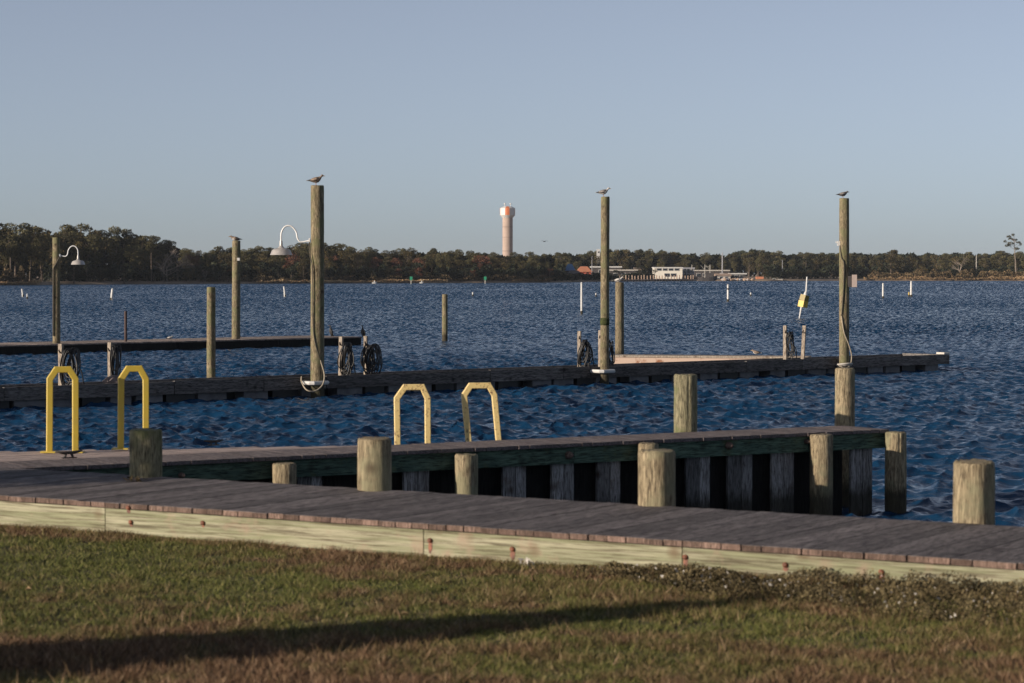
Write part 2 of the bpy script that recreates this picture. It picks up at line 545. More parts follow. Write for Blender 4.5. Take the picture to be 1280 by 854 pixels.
ys = [12.0]
while ys[-1] < 9000:
    y = ys[-1]
    ys.append(y + max(0.05, y * y / 9000 * 0.25))
ys = np.array(ys)
us = np.linspace(-1, 1, 1400)
hw = 0.28 * ys + 4
hw = np.where(ys > 900, hw + (ys - 900) * 0.4, hw)
X = us[None, :] * hw[:, None]
Y = np.repeat(ys[:, None], len(us), 1)
dy = np.gradient(ys)[:, None]
dx = (hw * 2 / len(us))[:, None]
SX = np.zeros_like(X); SY = np.zeros_like(X); Z = np.zeros_like(X); DX = np.zeros_like(X); DY = np.zeros_like(X)
wr = np.random.default_rng(11)
gust = 0.65 + 0.7 * vnoise(X * 0.05, Y * 0.03, 5)
for k in range(110):
    lam = 0.17 * (1.25 / 0.17) ** (wr.random() ** 1.1)
    th = wr.normal(-math.pi / 2 + 0.35, 0.75)
    kk = 2 * math.pi / lam
    kx, ky = math.cos(th) * kk, math.sin(th) * kk
    a = 0.0070 * lam ** 0.95 * (0.5 + wr.random())
    sx = np.maximum(abs(math.cos(th)) * dx, abs(math.sin(th)) * dy)
    damp = np.clip(lam / (2.4 * sx) - 0.6, 0, 1)
    ph = kx * X + ky * Y + wr.random() * 6.283
    A = a * damp * gust
    Z += A * np.cos(ph)
    lost = a * gust * (1 - damp) * kk * np.sin(ph)
    SX += lost * math.cos(th); SY += lost * math.sin(th)
    DX -= A * math.cos(th) * np.sin(ph) * 1.15
    DY -= A * math.sin(th) * np.sin(ph) * 1.15
co = np.stack([X + DX, Y + DY, Z], -1).reshape(-1, 3)
ni, nj = X.shape
ii = np.arange(ni - 1)[:, None] * nj + np.arange(nj - 1)[None, :]
loops = np.stack([ii, ii + 1, ii + nj + 1, ii + nj], -1).ravel()
wtr = np_mesh('water', co, loops, 4, M['water'], smooth=True, attr={'slope_x': ('POINT', SX.ravel()), 'slope_y': ('POINT', (-np.abs(SY) * 1.25).ravel())})
tag(wtr, kind='structure')

# ------------------------------------------------------------------ far shore terrain
SH = [(-900, 560), (-300, 600), (0, 606), (50, 622), (70, 660), (250, 700), (350, 712), (640, 775), (700, 805), (725, 860),
      (780, 905), (870, 960), (960, 960), (1040, 985), (1090, 1000), (1280, 985), (1700, 960), (2300, 900)]


def shoreD(px):
    return float(np.interp(px, [a for a, _ in SH], [d for _, d in SH]))


pxs = np.linspace(-900, 2300, 500)
rows = []
for off, z in ((-3, -0.6), (0.0, 0.05), (1.0, 0.45), (8, 0.8), (60, 1.2), (400, 1.8), (3500, 2.0)):
    Dv = np.array([shoreD(p) for p in pxs]) + off + 2.5 * (vnoise(pxs * 0.12, pxs * 0, 9) - 0.5)
    rows.append(np.stack([(pxs - CX) / F * Dv, Dv, np.full_like(Dv, z)], -1))
co = np.array(rows); ni, nj = co.shape[:2]
ii = np.arange(ni - 1)[:, None] * nj + np.arange(nj - 1)[None, :]
loops = np.stack([ii, ii + 1, ii + nj + 1, ii + nj], -1).ravel()
o = np_mesh('terrain', co.reshape(-1, 3), loops, 4, M['sand'], smooth=True)
tag(o, kind='structure')


def leaf_cloud(points, size, seed, nrm_up=0.2):
    """small triangular leaf clumps at given points"""
    r = np.random.default_rng(seed)
    n = len(points)
    size = np.broadcast_to(np.asarray(size, float), (n,))
    a = r.normal(size=(n, 3)); a /= np.linalg.norm(a, axis=1)[:, None]
    q = r.normal(size=(n, 3)); bb = np.cross(a, q); bb /= np.linalg.norm(bb, axis=1)[:, None]
    s = (size * (0.6 + 0.8 * r.random(n)))[:, None]
    p0 = points + a * s * 0.6
    p1 = points - a * s * 0.5 + bb * s * 0.5
    p2 = points - a * s * 0.5 - bb * s * 0.5
    co = np.stack([p0, p1, p2], 1).reshape(-1, 3)
    return co, np.arange(n * 3)


def lobe_points(lobes, per, seed):
    r = np.random.default_rng(seed)
    out = []
    for (c, rad) in lobes:
        n = max(20, int(per * rad[0] * rad[2]))
        d = r.normal(size=(n, 3)); d[:, 2] += 0.25
        d /= np.linalg.norm(d, axis=1)[:, None]
        rr = (0.55 + 0.5 * r.random(n) ** 0.6)[:, None]
        out.append(np.array(c) + d * np.array(rad) * rr)
    return np.concatenate(out)


def make_tree(kind, seed, Hh, label, cat, group, name):
    r = np.random.default_rng(seed)
    root = thing(name, label, cat, (0, 0, 0), 0, group)
    tb = MB()
    lobes = []
    if kind == 'pine':
        lean = r.normal(0, 0.4, 2)
        tb.tube([(0, 0, -0.5), (lean[0] * .4, lean[1] * .4, Hh * 0.5), (lean[0], lean[1], Hh * 0.93)], [0.28, 0.2, 0.06], 6)
        for k in range(22):
            f = 0.40 + 0.58 * (k / 21)
            wr_ = Hh * 0.20 * math.sin(math.pi * min(1, (1.04 - f) / 0.62 + 0.12)) + 0.3
            an = r.random() * 6.283
            rr = wr_ * (0.3 + 0.7 * r.random())
            c = (lean[0] * f + math.cos(an) * rr, lean[1] * f + math.sin(an) * rr, Hh * f)
            s = Hh * (0.045 + 0.05 * r.random())
            lobes.append((c, (s * 1.25, s * 1.25, s * 0.75)))
            tb.tube([(lean[0] * f * .8, lean[1] * f * .8, Hh * (f - 0.07)), c], [0.07, 0.02], 4)
        mat, per, ls = M['pine_leaf'], 135, 0.33
    elif kind in ('oak', 'red', 'dark', 'bush'):
        tb.tube([(0, 0, -0.5), (0.2, 0, Hh * 0.35), (0.1, 0.1, Hh * 0.8)], [0.25, 0.18, 0.05], 6)
        nl = 26 if kind != 'bush' else 18
        lo = {'oak': 0.25, 'red': 0.3, 'dark': 0.12, 'bush': 0.1}[kind]
        for k in range(nl):
            f = lo + (0.95 - lo) * r.random()
            wr_ = Hh * 0.30 * math.sqrt(max(0.05, 1 - ((f - 0.5) / 0.55) ** 2))
            an = r.random() * 6.283; rr = wr_ * math.sqrt(r.random())
            c = (math.cos(an) * rr, math.sin(an) * rr, Hh * f)
            s = Hh * (0.07 + 0.05 * r.random())
            lobes.append((c, (s, s, s * 0.85)))
            if k % 2 == 0:
                tb.tube([(0.1, 0, Hh * max(0.2, f - 0.25)), c], [0.08, 0.02], 4)
        mat = {'oak': M['oak_leaf'], 'red': M['red_leaf'], 'dark': M['dark_shade_leaf'], 'bush': M['brush']}[kind]
        per, ls = (75, 0.33)
        if kind == 'red': per = 38
    elif kind == 'bare':
        def br(p, d, L, rad, lev):
            e = p + d * L
            tb.tube([p, e], [rad, rad * 0.6], 4 if lev < 2 else 3)
            if lev == 4: return
            for q in range(3 if lev < 2 else 4):
                nd = (d + Vector(r.normal(0, 0.42, 3)) + Vector((0, 0, 0.12))).normalized()
                br(p + d * L * (0.55 + 0.45 * r.random()), nd, L * 0.66, rad * 0.55, lev + 1)
        br(Vector((0, 0, -0.5)), Vector((0, 0.03, 1)), Hh * 0.36, 0.26, 0)
        tb.build('trunk', M['bark_pale'], root)
        return root
    tb.build('trunk', M['bark'], root)
    pts = lobe_points(lobes, per, seed)
    co, lp = leaf_cloud(pts, ls, seed + 1)
    np_mesh('crown', co, lp, 3, mat, root)
    return root


GRP = {'pine': 'pines along the far shore', 'oak': 'broadleaf trees along the far shore', 'red': 'reddish autumn trees along the far shore',
       'dark': 'dark evergreens under the far shore wood', 'bare': 'bare trees along the far shore'}
LAB = {'pine': 'olive green pine in the dense wood lining the far shore',
       'oak': 'brownish green broadleaf tree in the wood on the far shore',
       'red': 'rusty red autumn tree among the pines of the far shore',
       'dark': 'low evergreen coloured dark for the shade under the far shore pines',
       'bare': 'leafless grey tree standing out in the far shore wood'}
NAM = {'pine': 'pine_tree', 'oak': 'broadleaf_tree', 'red': 'autumn_tree', 'dark': 'evergreen_tree', 'bare': 'bare_tree'}
PRO = {'pine': [make_tree('pine', 10 + k, 16, LAB['pine'], 'tree', GRP['pine'], NAM['pine']) for k in range(5)],
       'oak': [make_tree('oak', 30 + k, 12, LAB['oak'], 'tree', GRP['oak'], NAM['oak']) for k in range(3)],
       'red': [make_tree('red', 40 + k, 12, LAB['red'], 'tree', GRP['red'], NAM['red']) for k in range(2)],
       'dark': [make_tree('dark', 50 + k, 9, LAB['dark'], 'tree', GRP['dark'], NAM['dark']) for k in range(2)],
       'bare': [make_tree('bare', 60 + k, 12, LAB['bare'], 'tree', GRP['bare'], NAM['bare']) for k in range(2)]}
BASEH = {'pine': 16, 'oak': 12, 'red': 12, 'dark': 9, 'bare': 12}
used = set()


def plant(kind, px, back, topy, var=None, wide=1.0):
    D = shoreD(px) + back
    p = PD(px, topy, D)
    z0 = float(np.interp(back, [0, 8, 60, 400], [0.3, 0.8, 1.2, 1.8]))
    hh = max(2.5, p.z - z0)
    pr = PRO[kind][var if var is not None else random.randrange(len(PRO[kind]))]
    if pr.name in used:
        o = copy_tree(pr)
    else:
        used.add(pr.name); o = pr
    s = hh / BASEH[kind]
    o.location = (p.x, D, z0)
    w = s * wide * random.uniform(0.9, 1.2)
    o.scale = (w, w, s)
    o.rotation_euler = (0, 0, random.random() * 6.28)
    return o


TOP = [(-300, 285), (0, 279), (30, 283), (70, 281), (130, 284), (180, 292), (215, 303), (245, 316), (262, 312), (290, 309), (330, 311),
       (360, 306), (410, 306), (450, 311), (500, 313), (540, 312), (600, 314), (640, 318), (680, 316), (720, 318), (760, 312),
       (800, 312), (850, 317), (900, 319), (940, 312), (980, 317), (1040, 316), (1100, 317), (1200, 317), (1280, 315), (1500, 312)]


def topy(px):
    return float(np.interp(px, [a for a, _ in TOP], [b for _, b in TOP]))


nrow = 0
# front, middle and back rows of the shore wood
def row(x0, x1, step, back, drop, kinds, jit=2.0, wide=1.0):
    px = x0
    while px < x1:
        k = random.choice(kinds)
        plant(k, px + random.uniform(-step * .3, step * .3), back + random.uniform(-4, 8), topy(px) + drop + random.uniform(-jit, jit), wide=wide)
        px += step * random.uniform(0.8, 1.2)


row(-60, 250, 20, 30, 2, ['pine'] * 6 + ['oak'], 3.5, 1.15)
row(-60, 240, 22, 12, 16, ['pine', 'oak', 'pine', 'oak', 'pine'], 7, 1.0)
row(50, 270, 20, 4, 44, ['dark'], 5, 1.3)
row(235, 705, 14, 34, 1, ['pine'] * 6 + ['oak'], 3, 1.1)
row(240, 705, 14, 16, 9, ['pine', 'oak', 'pine', 'oak', 'red', 'pine'], 4, 1.05)
row(240, 700, 15, 5, 24, ['oak', 'dark', 'dark', 'red', 'oak', 'bare'], 5, 1.25)
row(700, 1330, 14, 190, 1, ['pine'] * 7 + ['oak'], 2.5, 1.1)
row(688, 770, 9, 14, 27, ['dark'], 2, 2.0)
row(798, 816, 8, 10, 20, ['dark'], 2, 1.4)
row(700, 960, 15, 150, 10, ['pine', 'oak', 'dark', 'pine'], 3, 1.15)
row(950, 1330, 14, 30, 7, ['pine', 'pine', 'oak', 'pine', 'dark'], 3, 1.1)
row(960, 1330, 13, 12, 20, ['oak', 'dark', 'dark', 'oak', 'bare', 'red'], 5, 1.25)

# a few trees that stand out
def special(kind, px, back, ty, label, wide=1.0, var=0):
    o = plant(kind, px, back, ty, var, wide)
    if 'group' in o.keys(): del o['group']
    o['label'] = label
    return o


o = copy_tree(PRO['oak'][0]); PRO['oak'].append(o); used.add(o.name); o2 = o
special('oak', 1114, 8, 312, 'broad conical olive brown tree standing forward on the right shore', 1.2)
col_fix = o2                                    # the extra source is moved into the wood
px_, D_ = 1146, shoreD(1146) + 12
o2.location = ((px_ - CX) / F * D_, D_, 0.5); o2.scale = (0.8, 0.8, 0.8)
special('bare', 1200, 8, 313, 'pale leafless tree with spreading limbs on the right shore', 1.3)
special('bare', 205, 6, 298, 'grey leafless tree on the sloping end of the left headland wood', 1.3, 1)
special('bare', 222, 10, 303, 'smaller grey leafless tree at the foot of the left headland slope', 1.4)
special('red', 600, 20, 316, 'orange brown tree just left of the water tower', 1.1)
special('bare', 208, 3, 317, 'pale round leafless tree low in front of the left headland', 1.3, 1)

# lone tall pine on the right
D = shoreD(1268) + 6
p = PD(1268, 293, D)
root = thing('pine_tree', 'tall lone pine with a thin bare trunk and wispy flat top at far right', 'tree', (p.x, D, 0.5))
tb = MB(); hh = p.z - 0.5
tb.tube([(0.8, 0, -0.5), (0.5, 0, hh * .4), (0, 0, hh * .75), (-.2, 0, hh * .97)], [0.3, 0.22, 0.14, 0.05], 6)
lobes = []
for (dx_, f, w) in ((-2.4, 0.95, 1.1), (-0.6, 0.99, 0.7), (0.6, 0.87, 1.1), (-1.2, 0.9, 1.1), (-3.6, 0.84, 0.7), (-1.8, 0.80, 1.6), (-2.8, 0.75, 1.3), (1.9, 0.82, 1.0), (0.9, 0.68, 1.0), (2.6, 0.78, 0.5)):
    lobes.append(((dx_, random.uniform(-1, 1), hh * f), (w, w, 0.45)))
    tb.tube([(0, 0, hh * (f - 0.08)), (dx_, 0, hh * f)], [0.08, 0.03], 4)
tb.build('trunk', M['bark_pale'], root)
co, lp = leaf_cloud(lobe_points(lobes, 110, 5), 0.45, 6)
np_mesh('crown', co, lp, 3, M['pine_leaf'], root)

# masses nobody could count: understory behind the first trees, shore brush, marsh grass
def band(name, label, cat, x0, x1, n, b0, b1, h0, h1, size, mat, seed, hf=None, dens=None):
    r = np.random.default_rng(seed)
    px = r.uniform(x0, x1, n)
    if dens: px = px[r.random(n) < np.array([dens(q) for q in px])]
    n = len(px)
    bk_ = r.uniform(b0, b1, n)
    Dv = np.array([shoreD(q) for q in px]) + bk_
    top = h0 + (h1 - h0) * vnoise(px * 0.15, bk_ * 0.05, seed) * 1.3
    if hf is not None: top = top * np.array([hf(q) for q in px])
    z = 0.4 + np.sqrt(r.random(n)) * top
    pts = np.stack([(px - CX) / F * Dv, Dv, z], -1)
    co, lp = leaf_cloud(pts, size, seed + 1)
    o = np_mesh(name, co, lp, 3, mat)
    return tag(o, label, cat, kind='stuff')


def midtop(px):
    D = shoreD(px) + 60
    return (342 - topy(px)) * D / F + 3


band('far_wood', 'dense dark mass of the wood behind the far shore trees', 'wood', -150, 705, 42000, 55, 75, 0.75, 0.85, 1.3, M['dark_shade_leaf'], 71, hf=midtop)
band('far_wood', 'dark mass of the wood rising behind the waterside buildings', 'wood', 700, 1420, 34000, 205, 225, 0.8, 0.95, 1.5, M['dark_shade_leaf'], 72,
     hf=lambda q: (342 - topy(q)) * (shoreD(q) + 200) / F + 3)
band('undergrowth', 'undergrowth coloured dark for the shade of the left and middle shore wood', 'undergrowth', 55, 705, 26000, 6, 30, 2.0, 5.5, 0.7, M['dark_shade_leaf'], 73)
band('undergrowth', 'undergrowth coloured dark for the shade of the right shore wood', 'undergrowth', 955, 1400, 18000, 10, 34, 2.5, 6.0, 0.8, M['dark_shade_leaf'], 74)
band('undergrowth', 'dark hedge along the shore before the orange roofed house and the quay', 'undergrowth', 690, 818, 9000, 2, 9, 1.2, 2.6, 0.5, M['dark_shade_leaf'], 83)
band('shore_brush', 'brown scrub along the waterline of the middle far shore', 'scrub', 250, 700, 9000, 1, 6, 0.5, 1.9, 0.35, M['brush'], 75)
band('shore_brush', 'olive and brown scrub along the waterline of the right shore', 'scrub', 1085, 1420, 16000, 3, 12, 0.8, 4.0, 0.45, M['brush'], 76)
band('shore_brush', 'brown scrub on the low spit at the far left shore', 'scrub', -120, 36, 9000, 1, 8, 0.6, 4.6, 0.45, M['brush'], 77)
band('marsh_grass', 'tan marsh grass edging the right shore', 'marsh grass', 1080, 1420, 12000, -1.0, 3, 0.3, 1.3, 0.35, M['marsh'], 78)
band('marsh_grass', 'tan marsh grass on the left shore and the middle shore edge', 'marsh grass', -120, 560, 16000, -1.5, 1.5, 0.2, 0.75, 0.3, M['marsh'], 79,
     dens=lambda q: 1 if q < 52 else (0.65 if q > 320 else 0.0))
band('marsh_grass', 'tan marsh grass edge left of the waterside buildings', 'marsh grass', 640, 690, 1500, -1.5, 1.5, 0.2, 0.9, 0.3, M['marsh'], 80)

# ------------------------------------------------------------------ water tower
D = 1400
sc_ = D / F
M['tower'] = plain('tower', (0.50, 0.38, 0.315), 0.85, var=0.1, scale=0.15)
M['tower_orange'] = plain('tower_orange', (0.75, 0.22, 0.08), 0.6, var=0.05)
M['tower_seam'] = plain('tower_seam', (0.24, 0.18, 0.15), 0.85)
tx = (634.5 - CX) / F * D
wt = thing('water_tower', 'pinkish concrete water tower with orange and white checkered tank above the trees', 'water tower', (tx, D, 2.0), R(-2))
q = MB(); q.lathe([(3.0, -2), (3.0, 34)], 40); q.build('shaft', M['tower'], wt, smooth=True, auto=40)
q = MB()
for z in (8, 14, 22, 28):
    q.lathe([(3.04, z), (3.04, z + 0.25)], 40)
q.build('seam_band', M['tower_seam'], wt)
q = MB()
q.lathe([(3.1, 33.4), (4.4, 35.0)], 20, cap0=False, cap1=False)
q.build('tank_cone', M['white'], wt)
q = MB()
for k in range(8):
    q.mi = (k + 1) % 2
    a0 = R(-107 + 90 * (k // 2) + (34 if k % 2 else 0)); a1 = a0 + R(56 if k % 2 else 34)
    for (ra, za, rb, zb) in ((4.4, 35.0, 4.4, 39.0), (4.4, 39.0, 2.5, 40.0), (2.5, 40.0, 0.2, 40.2)):
        am = (a0 + a1) / 2
        for (u0, u1) in ((a0, am), (am, a1)):
            b0 = len(q.v)
            q.v += [Vector((ra * math.cos(u0), ra * math.sin(u0), za)), Vector((ra * math.cos(u1), ra * math.sin(u1), za)),
                    Vector((rb * math.cos(u1), rb * math.sin(u1), zb)), Vector((rb * math.cos(u0), rb * math.sin(u0), zb))]
            q.face([b0, b0 + 1, b0 + 2, b0 + 3])
q.build('tank', [M['white'], M['tower_orange']], wt)
for dx_ in (-1.6, 1.7):
    q = MB(); q.tube([(dx_, 0, 40), (dx_, 0, 41.6)], 0.16, 6); q.lathe([(0.45, 41.2), (0.45, 42.0)], 8, (dx_, 0, 0)); q.build('antenna', M['white'], wt)

# ------------------------------------------------------------------ waterside buildings, far
M['wall_white'] = plain('wall_white', (0.95, 0.90, 0.78), 0.8, var=0.05, scale=0.3)
M['wall_grey'] = plain('wall_grey', (0.42, 0.42, 0.45), 0.7, var=0.1, scale=0.3)
M['wall_tan'] = plain('wall_tan', (0.50, 0.36, 0.26), 0.8, var=0.15, scale=0.4)
M['wall_dark'] = plain('wall_dark', (0.08, 0.07, 0.07), 0.8, var=0.2)
M['glass_dark'] = plain('glass_dark', (0.03, 0.035, 0.045), 0.15, var=0.2)
M['roof_red'] = plain('roof_red', (0.55, 0.13, 0.08), 0.7, var=0.2, scale=0.5)
M['roof_orange'] = plain('roof_orange', (0.70, 0.27, 0.14), 0.7, var=0.15, scale=0.5)
M['roof_blue'] = plain('roof_blue', (0.10, 0.28, 0.55), 0.5)
M['roof_tan'] = plain('roof_tan', (0.50, 0.36, 0.27), 0.8, var=0.2, scale=0.3)
M['roof_brown'] = plain('roof_brown', (0.20, 0.16, 0.14), 0.8)


def building(name, label, x0, x1, ytop, back, depth, wall, roof, wins=None, roofkind='flat', base_z=0.7, cat='building', extra=None, over=0.5):
    D = shoreD((x0 + x1) / 2) + back
    a = PD(x0, ytop, D); b_ = PD(x1, ytop, D)
    w = b_.x - a.x; h = a.z - base_z
    root = thing(name, label, cat, ((a.x + b_.x) / 2, D, base_z))
    q = MB()
    rh = 0.5 if roofkind == 'flat' else h * 0.42
    q.box(-w / 2, 0, -0.5, w / 2, depth, h - rh)
    q.build('wall', wall, root)
    q = MB()
    if roofkind == 'flat':
        q.box(-w / 2 - over, -over, h - rh, w / 2 + over, depth + over, h)
    elif roofkind == 'hip':
        q.v += [Vector(p) for p in ((-w / 2 - over, -over, h - rh), (w / 2 + over, -over, h - rh), (w / 2 + over, depth + over, h - rh), (-w / 2 - over, depth + over, h - rh),
                                   (-w / 4, depth / 2, h), (w / 4, depth / 2, h))]
        for f in ((0, 1, 5, 4), (1, 2, 5), (2, 3, 4, 5), (3, 0, 4), (3, 2, 1, 0)): q.face(list(f))
    elif roofkind == 'gable':
        q.v += [Vector(p) for p in ((-w / 2 - over, -over, h - rh), (w / 2 + over, -over, h - rh), (w / 2 + over, depth + over, h - rh), (-w / 2 - over, depth + over, h - rh),
                                   (-w / 2 - over, depth / 2, h), (w / 2 + over, depth / 2, h))]
        for f in ((0, 1, 5, 4), (2, 3, 4, 5), (1, 2, 5), (3, 0, 4), (3, 2, 1, 0)): q.face(list(f))
    q.build('roof', roof, root)
    for (fx, fz, ww, wh) in (wins or []):
        fr = MB(); cx_, cz_ = -w / 2 + fx * w, fz * h
        fr.box(cx_ - ww / 2 - .12, -0.10, cz_ - wh / 2 - .12, cx_ + ww / 2 + .12, 0.0 - 0.003, cz_ + wh / 2 + .12)
        f_ = fr.build('window', M['white'], root)
        pn = MB(); pn.box(cx_ - ww / 2, -0.16, cz_ - wh / 2, cx_ + ww / 2, -0.103, cz_ + wh / 2)
        pn.build('pane', M['glass_dark'], f_)
    if extra: extra(root, w, h, depth)
    return root


def steps(root, w, h, depth):
    q = MB()
    for k in range(3): q.box(w * 0.28, -1.2 - 0.4 * k, 0, w * 0.5, -0.01 - 0.4 * k, h * 0.5 - 0.9 * k)
    q.build('stair_block', M['wall_dark'], root)


building('office_building', 'white two storey waterfront building with a band of upper windows', 818, 853, 334, 18, 14, M['wall_white'], M['white'],
         [(0.17, 0.80, 1.7, 0.8), (0.38, 0.80, 1.7, 0.8), (0.59, 0.80, 1.7, 0.8), (0.80, 0.80, 1.7, 0.8), (0.45, 0.35, 2.0, 1.2), (0.68, 0.35, 2.0, 1.2)], extra=None, over=0.25)


def posts_(root, w, h, depth):
    for k in range(4):
        q = MB(); q.box(-w / 2 + k * w / 3 - 0.15, -1.3, -0.5, -w / 2 + k * w / 3 + 0.15, -1.0, h - 0.5)
        q.build('column', M['wall_grey'], root)
    q = MB(); q.box(-w / 2 - .15, -1.4, h * 0.45, w / 2 + .15, -0.01, h * 0.5); q.build('balcony', M['wall_grey'], root)


building('shaded_wing', 'blue grey wing with columns, shade put into its colour, beside the white two storey building', 853.8, 867, 334.5, 20, 12, M['glass_dark'], M['wall_grey'], extra=posts_)  # dark wall colour stands for the shaded part of the white building
building('long_shed', 'long low dark shed with pale roof edge right of the white building', 868, 911, 337.5, 45, 12, M['wall_dark'], M['white_dirty'],
         [(0.12, 0.45, 1.5, 1.2), (0.3, 0.45, 1.5, 1.2), (0.8, 0.45, 1.5, 1.2)])
building('boat_house', 'tan roofed boat house with pale walls near the moored boat', 896, 913, 342, 12, 9, M['white_dirty'], M['roof_tan'],
         [(0.3, 0.25, 1.0, 0.9), (0.7, 0.25, 1.0, 0.9)], 'gable')
building('low_shed', 'low open shed with thin white roof right of the tan roofed boat house', 914, 932, 341.5, 20, 8, M['wall_dark'], M['white'],
         [(0.35, 0.4, 1.2, 1.2), (0.7, 0.4, 1.2, 1.2)])
building('storage_hut', 'small pinkish tan hut at the end of the timber quay', 863, 875, 345.5, 8, 5, M['wall_tan'], M['roof_tan'], [(0.4, 0.4, 0.8, 0.8)])
building('cargo_container', 'orange container on the shore right of the rocks', 945.5, 954.5, 346, 8, 2.5, M['roof_orange'], M['roof_orange'], over=0.05, cat='container')
building('open_pavilion', 'long white canopied walkway building behind the quay', 763, 796, 337, 30, 8, M['wall_dark'], M['white_dirty'],
         [(0.2, 0.45, 1.5, 1.3), (0.5, 0.45, 1.5, 1.3), (0.8, 0.45, 1.5, 1.3)])
building('upper_canopy', 'thin white roofed building set back behind the walkway', 740, 776, 333, 70, 10, M['wall_dark'], M['white'],
         [(0.3, 0.6, 1.5, 1.2), (0.7, 0.6, 1.5, 1.2)])
building('kiosk', 'small tan kiosk with white front beside the dark shore tree', 794, 802, 334.5, 24, 4, M['wall_tan'], M['roof_brown'], [(0.5, 0.4, 1.6, 1.5)])
building('orange_roof_house', 'house with bright orange roof and red wall left of the quay', 722, 739, 333, 40, 12, M['roof_red'], M['roof_orange'],
         [(0.3, 0.3, 1.0, 1.0)], 'hip')
building('blue_roof_house', 'small building with blue sloping roof at the wood edge', 707.5, 718, 330, 44, 8, M['wall_dark'], M['roof_blue'], [(0.5, 0.3, 1, 1)], 'hip')
building('brown_roof_house', 'low brown roofed building in front of the orange roofed house', 709, 727, 338, 20, 9, M['wall_tan'], M['roof_brown'],
         [(0.25, 0.25, 1.2, 0.8), (0.6, 0.25, 1.2, 0.8)], 'hip')
building('far_hall', 'low pale building at the edge of the right shore wood', 960.5, 978, 349, 4, 5, M['wall_tan'], M['white_dirty'], [(0.4, 0.4, 0.8, 0.5)], over=0.1)
# small white box high in the wood
building('hilltop_tank_house', 'small white rooftop box showing above the trees behind the middle tall pole', 746, 750, 311.5, 170, 2.0, M['white'], M['white'], [(0.5, 0.9, 0.6, 0.6)], over=0.05)

# timber quay: deck plus a row of piles
D0, D1 = shoreD(772) - 6, shoreD(868) - 6
a = Vector(((772 - CX) / F * D0, D0, 0)); e = Vector(((868 - CX) / F * D1, D1, 0))
dv = (e - a); L = dv.length
qy = thing('timber_quay', 'timber quay with a row of tan piles in front of the white building', 'quay', a, math.atan2(dv.y, dv.x))
q = MB(); q.box(0, 0, 0.35, L, 5, 0.9); q.build('quay_deck', M['wall_tan'], qy)
npile = 26
for k in range(npile):
    q = MB(); q.lathe([(0.22, -0.8), (0.22, 2.3 + random.uniform(-.2, .2))], 8, (L * (k + 0.5) / npile + random.uniform(-.3, .3), -0.25, 0)); q.build('pile', M['roof_tan'], qy)

# rocks by the boat house
for k in range(34):
    px = random.uniform(903, 945)
    D = shoreD(px) - 3 + random.uniform(-2, 3)
    q = MB(); s = random.uniform(0.4, 0.95)
    q.lathe([(s * .7, -s * .4), (s, 0), (s * .8, s * .5), (s * .3, s * .75)], 7)
    for v in q.v: v += Vector((random.uniform(-.15, .15), random.uniform(-.15, .15), random.uniform(-.1, .1)))
    o = q.build('rock', M['wall_grey'] if k % 2 else M['wall_tan'], loc=((px - CX) / F * D, D, 0.5))
    tag(o, 'pale grey or tan boulder in the riprap before the boat house', 'rock', 'riprap boulders in front of the boat house')

# moored trawler
D = shoreD(885) - 22
p = PD(884, 352, D)
tr = thing('fishing_boat', 'dark moored fishing boat with two pale masts right of the quay', 'boat', (p.x, D, 0))
q = MB()
hull = []
for (x, w, z0, z1) in ((-3.6, 0.9, 0.3, 1.6), (-2, 1.3, -.2, 1.4), (0.5, 1.4, -.3, 1.4), (2.4, 1.0, -.2, 1.8), (3.9, 0.08, .6, 2.3)):
    hull.append([Vector((x, -w, z1)), Vector((x, -w * .7, z0)), Vector((x, w * .7, z0)), Vector((x, w, z1))])
q.rings(hull); q.build('hull', M['wall_dark'], tr)
q = MB(); q.box(-0.8, -0.9, 1.3, 1.6, 0.9, 3.0); q.box(-0.95, -1.0, 3.0, 1.8, 1.0, 3.15); q.build('cabin', M['wall_dark'], tr)
for x, h in ((-0.9, 6.4), (1.1, 6.4)):
    q = MB(); q.tube([(x, 0, 1.3), (x, 0, h)], 0.13, 6); q.tube([(x, 0, h * .7), (x - 1.6, 0, h * .95)], .06, 5); q.build('mast', M['white_dirty'], tr)
q = MB(); q.tube([(-0.9, 0, 5.6), (1.1, 0, 5.6)], 0.07, 5); q.build('boom', M['white_dirty'], tr)


def pole_far(px, y0, y1, back, r, mat, label, name='utility_pole', cat='pole', cross=False):
    D = shoreD(px) + back
    p = PD(px, y0, D); z1 = max(0.4, PD(px, y1, D).z)
    root = thing(name, label, cat, (p.x, D, 0))
    q = MB(); q.tube([(0, 0, 0.0), (0, 0, p.z)], [r, r * .7], 8); q.build('shaft', mat, root)
    if cross:
        q = MB(); q.box(-0.9, -.08, p.z - 1.0, 0.9, .08, p.z - .8); q.build('crossarm', mat, root)
    return root


pole_far(903, 316, 342, 20, 0.3, M['wall_grey'], 'tall grey mast rising above the tan roofed boat house')
pole_far(13, 322, 356, 4, 0.2, M['bark'], 'weathered utility pole in the brush of the far left spit')
pole_far(189, 316, 354, 2, 0.13, M['bark'], 'thin dark pole in front of the left headland wood')
pole_far(1220.5, 319, 337, 25, 0.22, M['white_dirty'], 'pale pole standing clear among the right shore trees')
pole_far(740, 320, 335, 60, 0.13, M['wall_grey'], 'thin grey pole above the orange roofed house')
pole_far(978, 325, 350, 14, 0.15, M['wall_grey'], 'thin grey pole at the left edge of the right shore wood')
pole_far(1007.5, 326, 345, 16, 0.13, M['bark'], 'thin dark pole in the right wood above the yellow buoy')
pole_far(865, 331, 345, 10, 0.15, M['white_dirty'], 'short pale flagpole beside the shaded wing')

